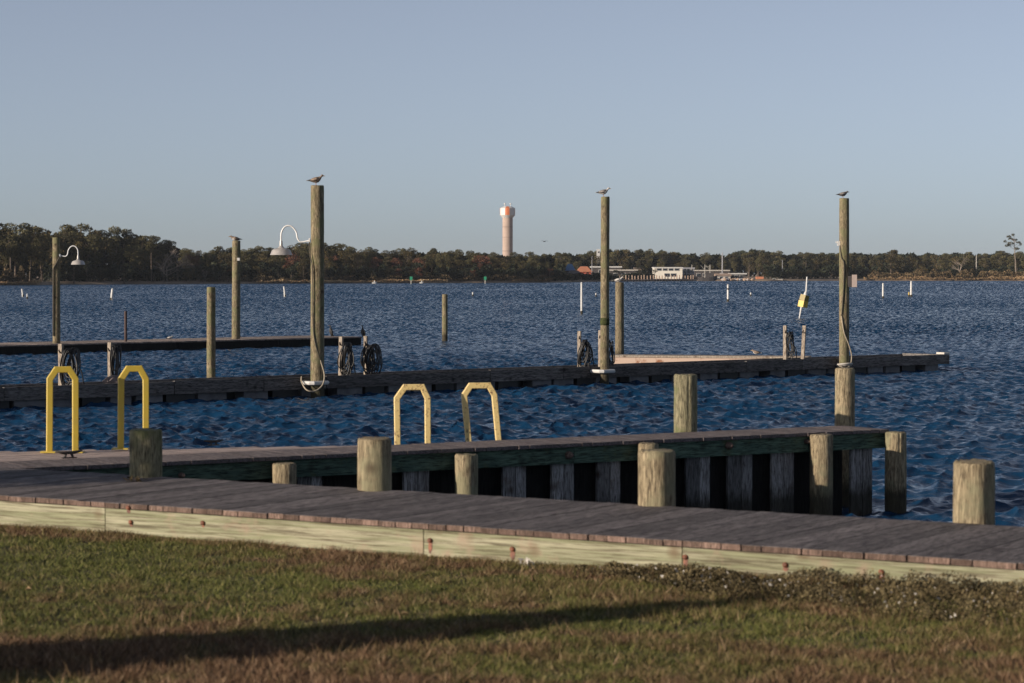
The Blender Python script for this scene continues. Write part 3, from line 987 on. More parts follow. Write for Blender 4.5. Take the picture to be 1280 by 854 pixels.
# green daymarks and small boats by the middle shore
for px, lab in ((514, 'green daymark on a post, the left of two before the middle shore'), (606.5, 'green daymark on a post, nearest the water tower')):
    D = shoreD(px) - 60
    root = thing('daymark', lab, 'channel marker', ((px - CX) / F * D, D, 0))
    q = MB(); q.tube([(0, 0, -0.8), (0, 0, 2.0)], 0.12, 8); q.build('post', M['white_dirty'], root)
    q = MB(); q.box(-0.38, -0.2, 1.1, 0.38, -0.13, 2.1); q.build('board', M['green_sign'], root)
for px, wpx, lab in ((468, 6, 'low white motorboat far off, left of the green daymark'), (527, 5, 'white motorboat far off, right of the left green daymark')):
    D = shoreD(px) - 25
    w = wpx * D / F
    root = thing('motorboat', lab, 'boat', ((px - CX) / F * D, D, 0))
    q = MB(); hull = []
    for (x, ww, z0, z1) in ((-.5, .22, -.1, .35), (0, .25, -.15, .4), (.3, .18, -.1, .5), (.52, .02, .2, .65)):
        hull.append([Vector((x * w, -ww * w, z1)), Vector((x * w, -ww * w * .7, z0)), Vector((x * w, ww * w * .7, z0)), Vector((x * w, ww * w, z1))])
    q.rings(hull); q.build('hull', M['white'], root)
    q = MB(); q.box(-.12 * w, -.1 * w, .4, .1 * w, .1 * w, 0.85); q.build('cabin', M['white'], root)

# ------------------------------------------------------------------ white marker posts in the water
def marker(px, y0, y1, w, label, band=False, mat='white', lean=0.0, name='marker_post'):
    p = P(px, y1, 0)
    h = PD(px, y0, p.y).z
    r = w * p.y / F / 2
    root = thing(name, label, 'marker post', p)
    q = MB(); q.tube([(0, 0, -1.2), (lean * .5, 0, h * .5), (lean, 0, h)], [r, r, r * .9], 10); q.build('post', M[mat], root)
    if band:
        q = MB(); q.tube([(0, 0, h * .72), (0, 0, h * .82)], r * 1.12, 10); q.build('band', M['black'], root)
    q = MB(); q.tube([(lean, 0, h), (lean, 0, h + r * .9)], [r * 1.25, r * .4], 10); q.build('cap', M[mat], root)
    q = MB(); q.tube([(0, 0, -.3), (0, 0, 0.25)], r * 1.1, 10); q.build('stain_band', M['pile_brown'], root)
    return root


marker(727, 354, 393, 2.6, 'tall white marker post just left of the middle tall pole')
marker(910, 356.5, 377, 2.6, 'white marker post with a dark band in front of the moored boat', True)
marker(1103.8, 355, 373, 2.4, 'white marker post right of the right tall pole, left of a pair')
marker(1139, 352.5, 371, 2.6, 'white marker post farthest right on the open water')
marker(139, 362, 375, 3.0, 'thick white marker post on the left water near the lamp pole', lean=0.15)
marker(356.5, 359, 371, 2.2, 'white marker post below the hanging lamp of the left tall pole', lean=-0.15)
marker(29, 362, 371, 2.2, 'white marker stick at far left, the taller of two', lean=-0.15)
marker(34, 368, 373.5, 2.0, 'short white marker stick at far left beside a taller one')
marker(591, 366, 370.5, 1.8, 'short white marker right of the slim wooden post')
marker(745, 367, 371, 1.8, 'tiny white marker just left of the middle tall pole')
marker(938.5, 366.5, 370.5, 1.8, 'tiny white marker right of the banded marker post')
marker(1136.2, 366, 371, 1.8, 'short yellowish stick touching the farthest right marker', mat='buoy_yellow')

# tilted spar buoy with yellow float
p = P(997.5, 398, 0)
D = p.y
root = thing('spar_buoy', 'tilted spar buoy with yellow float and white mast on open water', 'buoy', p)
def rel(px, py): return PD(px, py, D) - p
q = MB(); q.tube([rel(997.5, 398) + Vector((0, 0, -.5)), rel(1002, 383)], [0.03, 0.07], 8); q.build('lower_spar', M['white'], root)
q = MB(); q.tube([rel(1007.5, 370), rel(1008.8, 346)], [0.06, 0.05], 8); q.build('mast', M['white'], root)
A_, B_, C_ = rel(1003, 384), rel(1004.6, 376), rel(1006.6, 369)
q = MB(); q.tube([A_, B_], 0.33, 4, 0.8); q.build('yellow_float', M['buoy_yellow'], root)
q = MB(); q.tube([B_ + Vector((0, 0, 0.004)), C_], 0.31, 4, 0.8); q.build('olive_float', M['buoy_olive'], root)
q = MB(); q.tube([C_, C_ + Vector((.03, 0, .25))], [0.14, 0.05], 8); q.build('cap', M['white'], root)

# ------------------------------------------------------------------ pilings
def piling_mesh(r, z0, z1, seed, seg=56, taper=0.06, chamfer=0.02, cracks=2, dish=0.0, lean=(0, 0), rows=None):
    rr = np.random.default_rng(seed)
    mb = MB()
    nz = rows or max(4, int((z1 - z0) / 0.12))
    ck = [(rr.random() * 6.283, 0.08 + 0.05 * rr.random(), 0.1 + rr.random() * 0.8) for _ in range(cracks)]
    f = [(rr.integers(2, 7), rr.random() * 6.28, 0.012 * rr.random()) for _ in range(4)]
    zs = list(np.linspace(z0, z1 - chamfer, nz)) + [z1 - chamfer * .4, z1]
    rings = []
    for i, z in enumerate(zs):
        k = (z - z0) / (z1 - z0)
        base = r * (1 + taper * (0.5 - k))
        if i == len(zs) - 2: base -= chamfer * .25
        if i == len(zs) - 1: base -= chamfer * .9
        ring = []
        for j in range(seg):
            a = 2 * math.pi * j / seg
            q_ = base
            for (n_, ph, am) in f: q_ += r * am * 1.3 * math.sin(n_ * a + ph + z * 0.8)
            for (ca, cw, cz) in ck:
                dd = abs((a - ca + math.pi) % (2 * math.pi) - math.pi)
                if dd < cw and k > cz: q_ -= r * 0.10 * (1 - dd / cw) * min(1, (k - cz) * 4)
            q_ += r * 0.03 * (rr.random() - .5)
            zz = z + (rr.random() - .5) * 0.006 if i < len(zs) - 1 else z + dish * math.sin(a) + (rr.random() - .5) * 0.012
            ring.append(Vector((q_ * math.cos(a) + lean[0] * (z - z0), q_ * math.sin(a) + lean[1] * (z - z0), zz)))
        rings.append(ring)
    mb.rings(rings)
    # top as a fan of radial grain
    return mb


def piling(px0, px1, ytop, ybase, zbase, label, mat, seed, z_bottom=-1.5, name='piling', cat='piling', D=None, push=0.0, **kw):
    cxp = (px0 + px1) / 2
    if D is None: D = P(cxp, ybase, zbase).y
    D += push
    r = (px1 - px0) / 2 * D / F
    x = (cxp - CX) / F * D
    z1 = PD(cxp, ytop, D).z
    mb = piling_mesh(r, z_bottom, z1, seed, **kw)
    o = mb.build(name, mat, loc=(x, D, 0), smooth=True, auto=35)
    tag(o, label, cat)
    return o


# four stout pilings right behind the boardwalk edge
piling(162, 201, 537, 597, ZB, 'short stout piling with a flared top, farthest left at the boardwalk edge', M['pile_green'], 1, push=0.12, taper=-0.12)
piling(446, 490, 547.5, 614, ZB, 'stout pale round piling at the boardwalk edge left of the worn rails', M['pile_tan'], 2, push=0.12)
piling(797, 845, 563, 633, ZB, 'stout piling overlapping a thinner one in the middle of the boardwalk edge', M['pile_tan'], 3, push=0.12)
piling(1192, 1245, 577, 654, ZB, 'stout sunlit piling standing alone at the right end of the boardwalk', M['pile_tan'], 4, push=0.12, dish=0.006)

# ------------------------------------------------------------------ boardwalk
bw = thing('boardwalk', 'foreground boardwalk of grey planks with a pale green timber face', 'boardwalk', b_org, bang)
q = MB(); qe = MB()
x = 0.0
while x < BLEN:
    w = 0.139 + random.uniform(-.001, .001)
    z = ZB + random.uniform(-.002, .002)
    y0 = random.uniform(-0.016, 0.004)
    q.tone = random.random()
    q.box(x, y0, z - 0.04, x + w, BW + random.uniform(-.02, .02), z)
    qe.tone = random.random()
    qe.box(x + .002, y0 - 0.004, z - 0.040, x + w - .002, y0 - 0.0005, z - 0.003)
    x += w + random.uniform(.0015, .005)
q.build('decking', M['decking'], bw)
qe.build('board_ends', M['deck_end'], bw)
seams = [0.0] + [to_b(P(px, yy, ZB - .1))[0] for px, yy in ((-330, 615), (163, 640), (541, 670), (851, 695), (1500, 740))] + [BLEN]
for k in range(len(seams) - 1):
    if seams[k + 1] <= seams[k] + .05: continue
    q = MB(); q.tone = (0.5, 0.65, 0.55, 0.6, 0.35, 0.5, 0.5)[k]
    q.box(seams[k] + .004, 0.0, ZB - 0.235, seams[k + 1] - .004, 0.045, ZB - 0.047)
    q.build('face_board', M['fascia'], bw)
q = MB()
for k in range(8):
    q.box(0, 0.1 + k * .25, ZB - 0.2, BLEN, 0.15 + k * .25, ZB - 0.043)
q.build('joist', M['tar_and_shade'], bw)
q = MB()
for (pa, pb) in ((75, 118), (170, 205), (345, 372), (530, 600), (25, 40)):
    xa, xb = to_b(P(pa, 660, ZG))[0], to_b(P(pb, 670, ZG))[0]
    q.box(xa, 0.005, ZG - .1, xb, 0.16, ZB - 0.24)
q.build('footing_block', M['deck_end'], bw)


def onface(px, py):
    """point of the timber face on the sight line"""
    r = ray(px, py); c0 = Vector((0, 0, H)) - b_org
    t_ = -c0.dot(bnor) / r.dot(bnor)
    p = c0 + r * t_
    return p.dot(bdir), p.z


for (px, py, s, hgt) in ((538, 679, .02, .10), (641, 690, .022, .075), (857, 700, .02, .09), (982, 710, .022, .03), (1102, 719, .022, .05), (161, 638, .02, .03), (164, 656, .014, .02), (254, 657, .012, .02)):
    fx, fz = onface(px, py)
    bt = MB()
    bt.lathe([(0.017, 0), (0.017, 0.012), (0.008, 0.018)], 10)
    for v in bt.v: v.xyz = (fx + v.x, -0.002 - v.z, fz + 0.02 + v.y)
    bo = bt.build('bolt', M['rust'], bw)
    st = MB(); n_ = 12
    pts = [(fx + s * math.sin(2 * math.pi * i / n_) * random.uniform(.7, 1.1), fz - hgt * .25 + hgt * .5 * math.cos(2 * math.pi * i / n_) * random.uniform(.8, 1.1)) for i in range(n_)]
    st.rings([[Vector((a_, -0.0022, c_)) for a_, c_ in pts], [Vector((a_, 0.001, c_)) for a_, c_ in pts]])
    st.build('rust_stain', M['rust'], bo)

# fallen leaves lump on the boards
p = P(168, 602, ZB)
q = MB()
for k in range(26):
    c = Vector((random.gauss(0, .05), random.gauss(0, .03), 0.008 + random.random() * .025))
    d = Vector((random.uniform(-1, 1), random.uniform(-1, 1), random.uniform(-.4, .6))).normalized() * .035
    e = d.cross(Vector((0, 0, 1))) * .6
    b0 = len(q.v); q.v += [c - d, c + e, c + d, c - e]; q.face([b0, b0 + 1, b0 + 2, b0 + 3])
o = q.build('leaf_litter', M['brush'], loc=p)
tag(o, 'small heap of dry leaves on the boardwalk beside the left stout piling', 'leaves', kind='stuff')

# ------------------------------------------------------------------ finger pier
ZP = 1.05
PA = P(0, 586, ZP); PB = P(1107, 536.5, ZP)
pdir = PB - PA; pdir.z = 0; PL = pdir.length; pdir.normalize()
pang = math.atan2(pdir.y, pdir.x)
pnor = Vector((-pdir.y, pdir.x, 0))
p_org = PA - pdir * 4; p_org.z = 0
PLEN = PL + 4
PW = 0.85


def to_p(p):
    q = Vector((p.x, p.y, 0)) - p_org
    return q.dot(pdir), q.dot(pnor)


pier = thing('finger_pier', 'timber finger pier with green side beam running out over the water', 'pier', p_org, pang)
q = MB(); qe = MB()
x = 0.0
while x < PLEN - .02:
    w = 0.138
    z = ZP + random.uniform(-.001, .001)
    y0 = -0.05 + random.uniform(-.012, .012)
    q.tone = random.random()
    q.box(x, y0, z - 0.04, x + w, PW + random.uniform(-.02, .02), z)
    x += w + random.uniform(.003, .009)
M['pier_plank'] = wood('pier_plank', (0.25, 0.21, 0.205), (0.17, 0.14, 0.135), (0.07, 0.05, 0.045), axis='y', scale=1.3, tone_amt=0.15)
q.build('decking', M['pier_plank'], pier)
ss = [0, to_p(P(470, 560, ZP))[0] - 0.5, to_p(P(700, 552, ZP))[0], to_p(P(1013, 541, ZP))[0], PLEN]
for k in range(4):
    q = MB(); q.tone = (0.35, 0.5, 0.65, 0.6)[k]
    q.box(ss[k] + .004, 0.0, ZP - 0.235, ss[k + 1] - .004, 0.05, ZP - 0.047)
    q.build('side_beam', M['green_beam'], pier)
q = MB(); q.box(0, PW - .08, ZP - .235, PLEN, PW - .03, ZP - .047); q.box(PLEN - .05, 0.055, ZP - .235, PLEN - .001, PW - .085, ZP - .047)
q.build('back_beam', M['green_beam'], pier)
# wave screen: grey pans, black sheet behind paints the shade of the gaps
q = MB(); q.box(0, 0.18, -1.2, PLEN - .55, 0.22, ZP - 0.24); q.build('screen_gap_shade', M['tar_and_shade'], pier)
for (xa, xb) in ((372, 402), (505, 536), (629, 657), (690, 717), (747, 775), (858, 887), (910, 940), (965, 992), (1064, 1090)):
    u0, u1 = to_p(P(xa, 575, .85))[0], to_p(P(xb, 575, .85))[0]
    ym = 575
    r0 = ray(xa, ym); r1 = ray(xb, ym)
    def hit(r):
        c0 = Vector((0, 0, H)) - p_org - pnor * 0.07
        t_ = -c0.dot(pnor) / r.dot(pnor); return (c0 + r * t_ + pnor * .07).dot(pdir)
    u0, u1 = hit(r0), hit(r1)
    q = MB(); q.tone = random.random()
    um = u0 + (u1 - u0) * .55
    q.box(u0, 0.07, -1.2, um - .004, 0.11, ZP - 0.24)
    q.tone = random.random()
    q.box(um + .004, 0.065, -1.2, u1, 0.11, ZP - 0.24)
    q.build('screen_plank', M['grey_pan'], pier)


def pier_pile(px0, px1, ytop, seed, mat, off=-0.14):
    cxp = (px0 + px1) / 2
    r = ray(cxp, 590); c0 = Vector((0, 0, H)) - p_org - pnor * off
    t_ = -c0.dot(pnor) / r.dot(pnor)
    w = Vector((0, 0, H)) + r * t_
    D = w.y
    rad = (px1 - px0) / 2 * D / F
    z1 = PD(cxp, ytop, D).z
    mb = piling_mesh(rad, -1.5, z1, seed)
    return mb.build('piling', mat, pier, loc=((w - p_org).dot(pdir), off, 0), smooth=True, auto=35)


pier_pile(340, 371, 579, 11, M['pile_tan'])
pier_pile(568, 598, 567.5, 12, M['pile_tan'])
pier_pile(797.5, 824, 554, 13, M['pile_tan'])
pier_pile(1012, 1041, 543, 14, M['pile_tan'])
pier_pile(1106, 1133, 540, 15, M['pile_tan'])
for k, (px, py) in enumerate(((710, 569), (910, 557), (226, 594), (1007, 552))):
    r = ray(px, py); c0 = Vector((0, 0, H)) - p_org
    t_ = -c0.dot(pnor) / r.dot(pnor); p = c0 + r * t_
    q = MB(); s = 0.045 if k < 2 else .03
    q.lathe([(s, 0), (s, .02), (s * .7, .07), (.01, .085)], 12)
    for v in q.v: v.xyz = (p.dot(pdir) + v.x, -0.001 - v.z, p.z + v.y)
    q.build('bolt', M['deck_end'], pier, smooth=True)

# wider landing on the left, boards running lengthwise
Q0 = P(0, 562.5, ZP); Q1 = P(446, 555, ZP)
qd = (Q1 - Q0).normalized()
Qs = Q0 - qd * 5
q = MB()
k = 0
yb = PW + 0.06
xs0, ys0 = to_p(Qs); xs1, ys1 = to_p(Q1)
while yb < ys0:
    # where this board meets the back line
    f = (yb + .07 - ys1) / (ys0 - ys1)
    if f > 0:
        xe = xs1 + (xs0 - xs1) * f
    else:
        xe = xs1 + 0.25
    if xe < 0.3: break
    q.tone = random.random()
    z = ZP - 0.02 + random.uniform(-.004, .004)
    q.box(0, yb, z - .04, max(xe, .4), yb + .138, z)
    yb += .144
    k += 1
ld = thing('landing', 'sunlit wooden landing behind the left part of the finger pier', 'landing', p_org, pang)
q.build('decking', M['pier_deck'], ld)
q = MB(); q.box(0, PW + .06, ZP - .3, to_p(Q1)[0] - 0.3, PW + .12, ZP - .065)
q.build('beam', M['green_beam'], ld)

# pilings that rise behind the finger pier
D857 = P(857, 541, ZP).y + 0.15
piling(842, 872, 468, 541, ZP, 'greenish piling rising behind the middle of the finger pier', M['pile_green'], 21, D=D857 + .25)
piling(1044, 1069, 460, 532, ZP, 'tan piling behind the pier end, in line with the right tall pole', M['pile_tan'], 22, D=P(1056, 532, ZP).y + .25)
piling(1060, 1069, 461, 532, ZP, 'slim greenish post tight against the piling behind the pier end', M['pile_green'], 23, D=P(1056, 532, ZP).y + .52)

# ------------------------------------------------------------------ cleats
def cleat(px, py, label, s=1.0, z=ZP, dark=True):
    p = P(px, py, z)
    root = thing('cleat', label, 'cleat', p, pang)
    q = MB(); q.box(-.08 * s, -.03 * s, 0.001, .08 * s, .03 * s, .012); q.build('base_plate', M['iron'], root)
    for sx in (-1, 1):
        q = MB(); q.tube([(sx * .045 * s, 0, .012), (sx * .025 * s, 0, .06 * s)], .014 * s, 8); q.build('leg', M['iron'], root)
    q = MB(); q.tube([(-.15 * s, 0, .075 * s), (-.06 * s, 0, .06 * s), (.06 * s, 0, .06 * s), (.15 * s, 0, .075 * s)], [.009 * s, .018 * s, .018 * s, .009 * s], 8)
    q.build('horn', M['iron'], root, smooth=True)


cleat(86, 573, 'dark mooring cleat at the foot of the leftmost yellow rail', 1.0)
cleat(267, 557, 'dark mooring cleat on the back edge of the landing', .8)
cleat(459, 558, 'dark mooring cleat beside the left end of the bare pier', .75)

# ------------------------------------------------------------------ yellow ladder rails
def rail(pxs, label, mat, D, seed, base_y, rot=0.0, name='ladder_rail', plate=True, tilt=0):
    """pxs: outline of the centre line in the photo, left foot to right foot, at distance D"""
    base = PD((pxs[0][0] + pxs[-1][0]) / 2, base_y, D)
    root = thing(name, label, 'ladder rail', base)
    pts = [PD(a, b_, D) - base for a, b_ in pxs]
    rt = Matrix.Rotation(rot, 3, 'Z')
    pts = [rt @ p_ for p_ in pts]
    s = 0.034
    # rectangular tube: mitred sweep in the hoop plane
    nrm = rt @ Vector((0, 1, 0))
    rings = []
    for i, p_ in enumerate(pts):
        a = (p_ - pts[i - 1]).normalized() if i > 0 else (pts[1] - p_).normalized()
        b_ = (pts[i + 1] - p_).normalized() if i < len(pts) - 1 else a
        tt = (a + b_).normalized()
        side = tt.cross(nrm).normalized()
        k = 1 / max(0.5, tt.dot(a))
        rings.append([p_ + side * s * k * u + nrm * (s * 0.9) * w for (u, w) in ((-1, -.8), (-.8, -1), (.8, -1), (1, -.8), (1, .8), (.8, 1), (-.8, 1), (-1, .8))])
    q = MB(); q.rings(rings); q.build('hoop', mat, root)
    if plate:
        for e in (pts[0], pts[-1]):
            q = MB(); q.box(e.x - .09, e.y - .07, e.z - .012, e.x + .09, e.y + .07, e.z + .002); q.build('foot_plate', mat, root)
    return root


Dr = P(78, 564, ZP).y
rail([(62, 564), (62.5, 474), (70.5, 462), (86.5, 462), (94, 474), (94, 565)], 'bright yellow ladder rail farthest left on the landing', M['yellow'], Dr, 1, 564, rot=R(14))
Dr = P(166, 561, ZP).y
rail([(151, 560), (151.5, 474), (160, 461), (175, 461), (182, 474), (182, 562)], 'bright yellow ladder rail half hidden by the left stout piling', M['yellow'], Dr, 2, 561, rot=R(14))
Dr = 28.0
rail([(497, 570), (496, 498), (506, 484), (528, 484), (534.5, 498), (535, 570)], 'worn yellow ladder rail standing upright behind the pier', M['yellow_worn'], Dr, 3, 570, rot=R(8), plate=False)
rail([(587, 566), (580, 494), (588, 482), (611, 482), (618, 494), (624.5, 564)], 'worn yellow ladder rail leaning to the right behind the pier', M['yellow_worn'], Dr + .3, 4, 566, rot=R(8), plate=False)

# ------------------------------------------------------------------ floating dock
FA = P(0, 513, 0); FB = P(1187, 463, 0)
fdir = (FB - FA); FL = fdir.length; fdir.normalize()
fang = math.atan2(fdir.y, fdir.x); fnor = Vector((-fdir.y, fdir.x, 0))
f_org = FA - fdir * 8; FLEN = FL + 8
FW = 1.9


def fhit(px, py, off=0.0):
    r = ray(px, py); c0 = Vector((0, 0, H)) - f_org - fnor * off
    t_ = -c0.dot(fnor) / r.dot(fnor)
    w = Vector((0, 0, H)) + r * t_
    return (w - f_org).dot(fdir), w


fd = thing('floating_dock', 'long dark floating dock on block floats crossing the middle water', 'floating dock', f_org, fang)
cuts = [0] + [fhit(px, 480)[0] for px in (5, 218, 330, 408, 613, 704, 738, 933, 1003, 1045)] + [FLEN]
for k in range(len(cuts) - 1):
    q = MB(); q.tone = random.random()
    zt = 0.50 + random.uniform(-.012, .012)
    q.box(cuts[k] + .012, 0, 0.20, cuts[k + 1] - .012, 0.09, zt)
    q.build('rub_board', M['dock_timber'], fd)
q = MB(); x = 0
while x < FLEN - .1:
    q.tone = random.random(); q.box(x, 0.1, 0.36, x + .138, FW - .1, 0.40); x += .144
q.build('decking', M['decking'], fd)
q = MB(); q.box(0, FW - .09, .2, FLEN, FW, .46); q.box(FLEN - .09, .1, .2, FLEN - .001, FW - .1, .49)
q.build('back_board', M['dock_timber'], fd)
x = 0.1; k = 0
q = MB(); q.box(0, 0.5, -.1, FLEN, 0.55, .3); q.build('inner_beam', M['float_black'], fd)
while x < FLEN - .8:
    w = random.uniform(.55, .8)
    q = MB(); q.box(x, 0.12, -0.25, x + w, FW - .12, 0.195)
    q.build('float_block', M['float_grey'] if k % 3 else M['float_black'], fd)
    x += w + random.choice((.1, .14, .5, .12)); k += 1
# corner pile guide at the end
q = MB(); q.box(FLEN - .28, -.01, 0.505, FLEN - .02, .3, 0.56); q.build('end_cap', M['white_dirty'], fd)


def guide(px, py, w):
    u, wpt = fhit(px, py, -.24)
    q = MB()
    pts = [(u - w, -.02, wpt.z), (u - w, -.36, wpt.z), (u - w * .8, -.42, wpt.z), (u + w * .8, -.42, wpt.z), (u + w, -.36, wpt.z), (u + w, -.02, wpt.z)]
    q.tube(pts, .05, 8, 1.0)
    q.build('pile_guide', M['white'], fd)


# tall poles in front of the floating dock
def tall_pole(px0, px1, ytop, ybase, label, seed, name='pole', D=None, mat=None, lamp=0, root_parts=None, off=None, base=0.0, leanpx=0, zbot=-1.5):
    cxp = (px0 + px1) / 2
    if D is None and base != 'dock': D = P(cxp, ybase, base).y
    if base == 'dock': D = fhit(cxp, 480, -.24)[1].y
    r = (px1 - px0) / 2 * D / F
    x = (cxp - CX) / F * D
    z1 = PD(cxp, ytop, D).z
    root = thing(name, label, 'pole', (x, D, 0))
    mb = piling_mesh(r, zbot, z1, seed, seg=28, cracks=3, chamfer=.015, lean=(leanpx * D / F / (z1 - zbot), 0))
    mb.build('shaft', mat or M['pole'], root, smooth=True, auto=35)
    return root, r, z1, D


def lamp_on(root, r, D, z, sgn, s=1.0):
    lp = MB()
    lp.lathe([(.065 * s, 0), (.065 * s, .03)], 12)
    for v in lp.v: v.xyz = (sgn * (r + v.z), v.x - r * .2, z + v.y)
    arm = lp.build('lamp_arm', M['lampwhite'], root)
    a2 = MB()
    pts = spline([(sgn * (r + .02), -r * .2, z), (sgn * (r + .22 * s), -r * .2, z - .03 * s), (sgn * (r + .3 * s), -r * .2, z + .05 * s), (sgn * (r + .34 * s), -r * .2, z + .22 * s),
                  (sgn * (r + .46 * s), -r * .2, z + .35 * s), (sgn * (r + .60 * s), -r * .2, z + .34 * s), (sgn * (r + .69 * s), -r * .2, z + .2 * s), (sgn * (r + .70 * s), -r * .2, z - .02 * s)], 6)
    a2.tube(pts, .02 * s, 8)
    a2.build('gooseneck', M['lampwhite'], arm, smooth=True)
    c = (sgn * (r + .70 * s), -r * .2, z)
    sh = MB()
    sh.lathe([(.035 * s, 0.0), (.04 * s, -.12 * s), (.06 * s, -.15 * s), (.09 * s, -.18 * s), (.19 * s, -.205 * s), (.225 * s, -.235 * s), (.265 * s, -.335 * s), (.272 * s, -.345 * s), (.255 * s, -.34 * s), (.20 * s, -.24 * s), (.05 * s, -.17 * s)], 28, c, True, True)
    sh.build('lamp_shade', M['galv'], root, smooth=True, auto=28)
    bu = MB(); bu.lathe([(.03 * s, -.17 * s), (.05 * s, -.22 * s), (.045 * s, -.27 * s), (.01, -.29 * s)], 12, c); bu.build('bulb', M['white_dirty'], root, smooth=True)


rt_, r_, z1_, D_ = tall_pole(388, 405, 232, 498, 'tall wooden pole with a gooseneck lamp hanging on its left', 31, 'lamp_pole', leanpx=0.5, base='dock')
pole1 = (rt_.location.copy(), r_, z1_, D_)
lamp_on(rt_, r_, D_, PD(386, 301, D_).z, -1, 1.0)
rx = rt_.location.x
def loc_(px, py, dy): return Vector((PD(px, py, D_).x - rx, dy, PD(px, py, D_).z))
q = MB(); q.tube(spline([loc_(387, 303, -r_ * .7), loc_(388.5, 320, -r_ * .9), loc_(391.5, 340, -r_ - .01), loc_(392, 405, -r_ - .01), loc_(395, 430, -r_ - .01), loc_(401, 450, -r_ * .8)], 8), .014, 7)
q.build('cable', M['cable'], rt_, smooth=True)
q = MB(); q.tube(spline([loc_(401, 450, -r_ * .8), loc_(406, 468, -r_ * .9),
                       loc_(404, 481, -r_ - .1), loc_(395, 488, -r_ - .25), loc_(385, 486, -r_ - .3), loc_(378, 477, -.2), loc_(377, 471, 0.0)], 8), .018, 7)
q.build('cable', M['rope'], rt_, smooth=True)
guide(395, 478.5, .26)

rt_, r_, z1_, D_ = tall_pole(750, 761, 246, 484, 'tall wooden pole with a green weed ring, middle of the three', 32, leanpx=1.0, base='dock')
pole2 = (rt_.location.copy(), r_, z1_, D_)
q = MB(); u = PD(755, 402, D_).z; q.lathe([(r_ * 1.03, u - .10), (r_ * 1.09, u - .03), (r_ * 1.06, u + .05), (r_ * 1.02, u + .1)], 20, (0.01, 0, 0)); 
q.build('weed_ring', plain('weed', (0.05, 0.06, 0.015), 0.95, var=.4, scale=15), rt_, smooth=True)
guide(755, 464, .25)

rt_, r_, z1_, D_ = tall_pole(1049.5, 1062, 248, 470, 'tall wooden pole with a small white sign at its back, farthest right', 33, leanpx=-1.0, base='dock')
pole3 = (rt_.location.copy(), r_, z1_, D_)
rx = rt_.location.x
q = MB(); q.box(.08, -.16, PD(1062, 359, D_).z, PD(1064, 350, D_).x - rx, -.10, PD(1062, 345, D_).z); q.build('bracket', M['wall_dark'], rt_)
q = MB(); q.box(PD(1064, 350, D_).x - rx, -.20, PD(1062, 359, D_).z, PD(1070, 350, D_).x - rx, -.163, PD(1062, 343.5, D_).z); q.build('sign_board', plain('pinkboard', (0.62, 0.5, 0.44), .7), rt_)
q = MB(); zf = PD(1048, 304, D_).z
q.box(-r_ - .07, -.06, zf - .08, -r_ + .02, .06, zf + .06); q.box(-r_ - .12, -.03, zf + .0, -r_ - .07, .03, zf + .05); q.build('lamp_bracket', M['white'], rt_)
def loc_(px, py, dy): return Vector((PD(px, py, D_).x - rx, dy, PD(px, py, D_).z))
q = MB(); q.tube(spline([loc_(1049.5, 307, -r_ * .5), loc_(1051, 322, -r_ * .9), loc_(1054, 330, -r_ - .01), loc_(1053.5, 360, -r_ - .01), loc_(1051, 395, -r_ - .01)], 8), .016, 7)
q.build('cable', M['cable'], rt_, smooth=True)
q = MB(); q.tube(spline([loc_(1051, 395, -r_ - .01), loc_(1054, 415, -r_ - .02), loc_(1060, 430, -r_ * .8),
                       loc_(1064, 444, -r_ * .5), loc_(1062, 456, -r_ * .9), loc_(1055, 460, -r_ - .1), loc_(1047, 456, -r_ - .1)], 8), .018, 7)
q.build('cable', M['rope'], rt_, smooth=True)
# mooring rope wound round the pole
q = MB()
for k in range(3):
    pts = [Vector(((r_ + .035 + .02 * k) * math.cos(a), (r_ + .035 + .02 * k) * math.sin(a), PD(1055, 457.5 - k, D_).z + .03 * math.cos(a + 1))) for a in [2 * math.pi * i / 20 for i in range(21)]]
    q.tube(pts, .03, 6)
mr_ = q.build('mooring_rope', M['white_dirty'], loc=(rt_.location.x, rt_.location.y, 0), smooth=True)
tag(mr_, 'white mooring rope wound round the right tall pole at dock level', 'rope')

# thinner posts around the dock
def post_thing(px0, px1, y0, D, label, seed, mat, zb=-1.5, lean=0):
    rt, r, z1, d = tall_pole(px0, px1, y0, 0, label, seed, 'post', D=D, mat=mat, leanpx=lean, zbot=zb)
    return rt, r, z1, d


u_, w_ = fhit(263, 475, FW + .2)
post_thing(257.5, 268.5, 359, w_.y, 'bare weathered post just behind the floating dock left of the lamp pole', 41, M['pole'], lean=1)
post_thing(769, 780, 353, P(775, 455, 0).y + 2.5, 'brownish post behind the dock with a gull on top', 42, M['pile_brown'])
post5D = P(775, 455, 0).y + 2.5
post_thing(552.5, 559.5, 368, P(556, 426.5, 0).y, 'slim pale post standing alone in open water', 43, M['pole'])

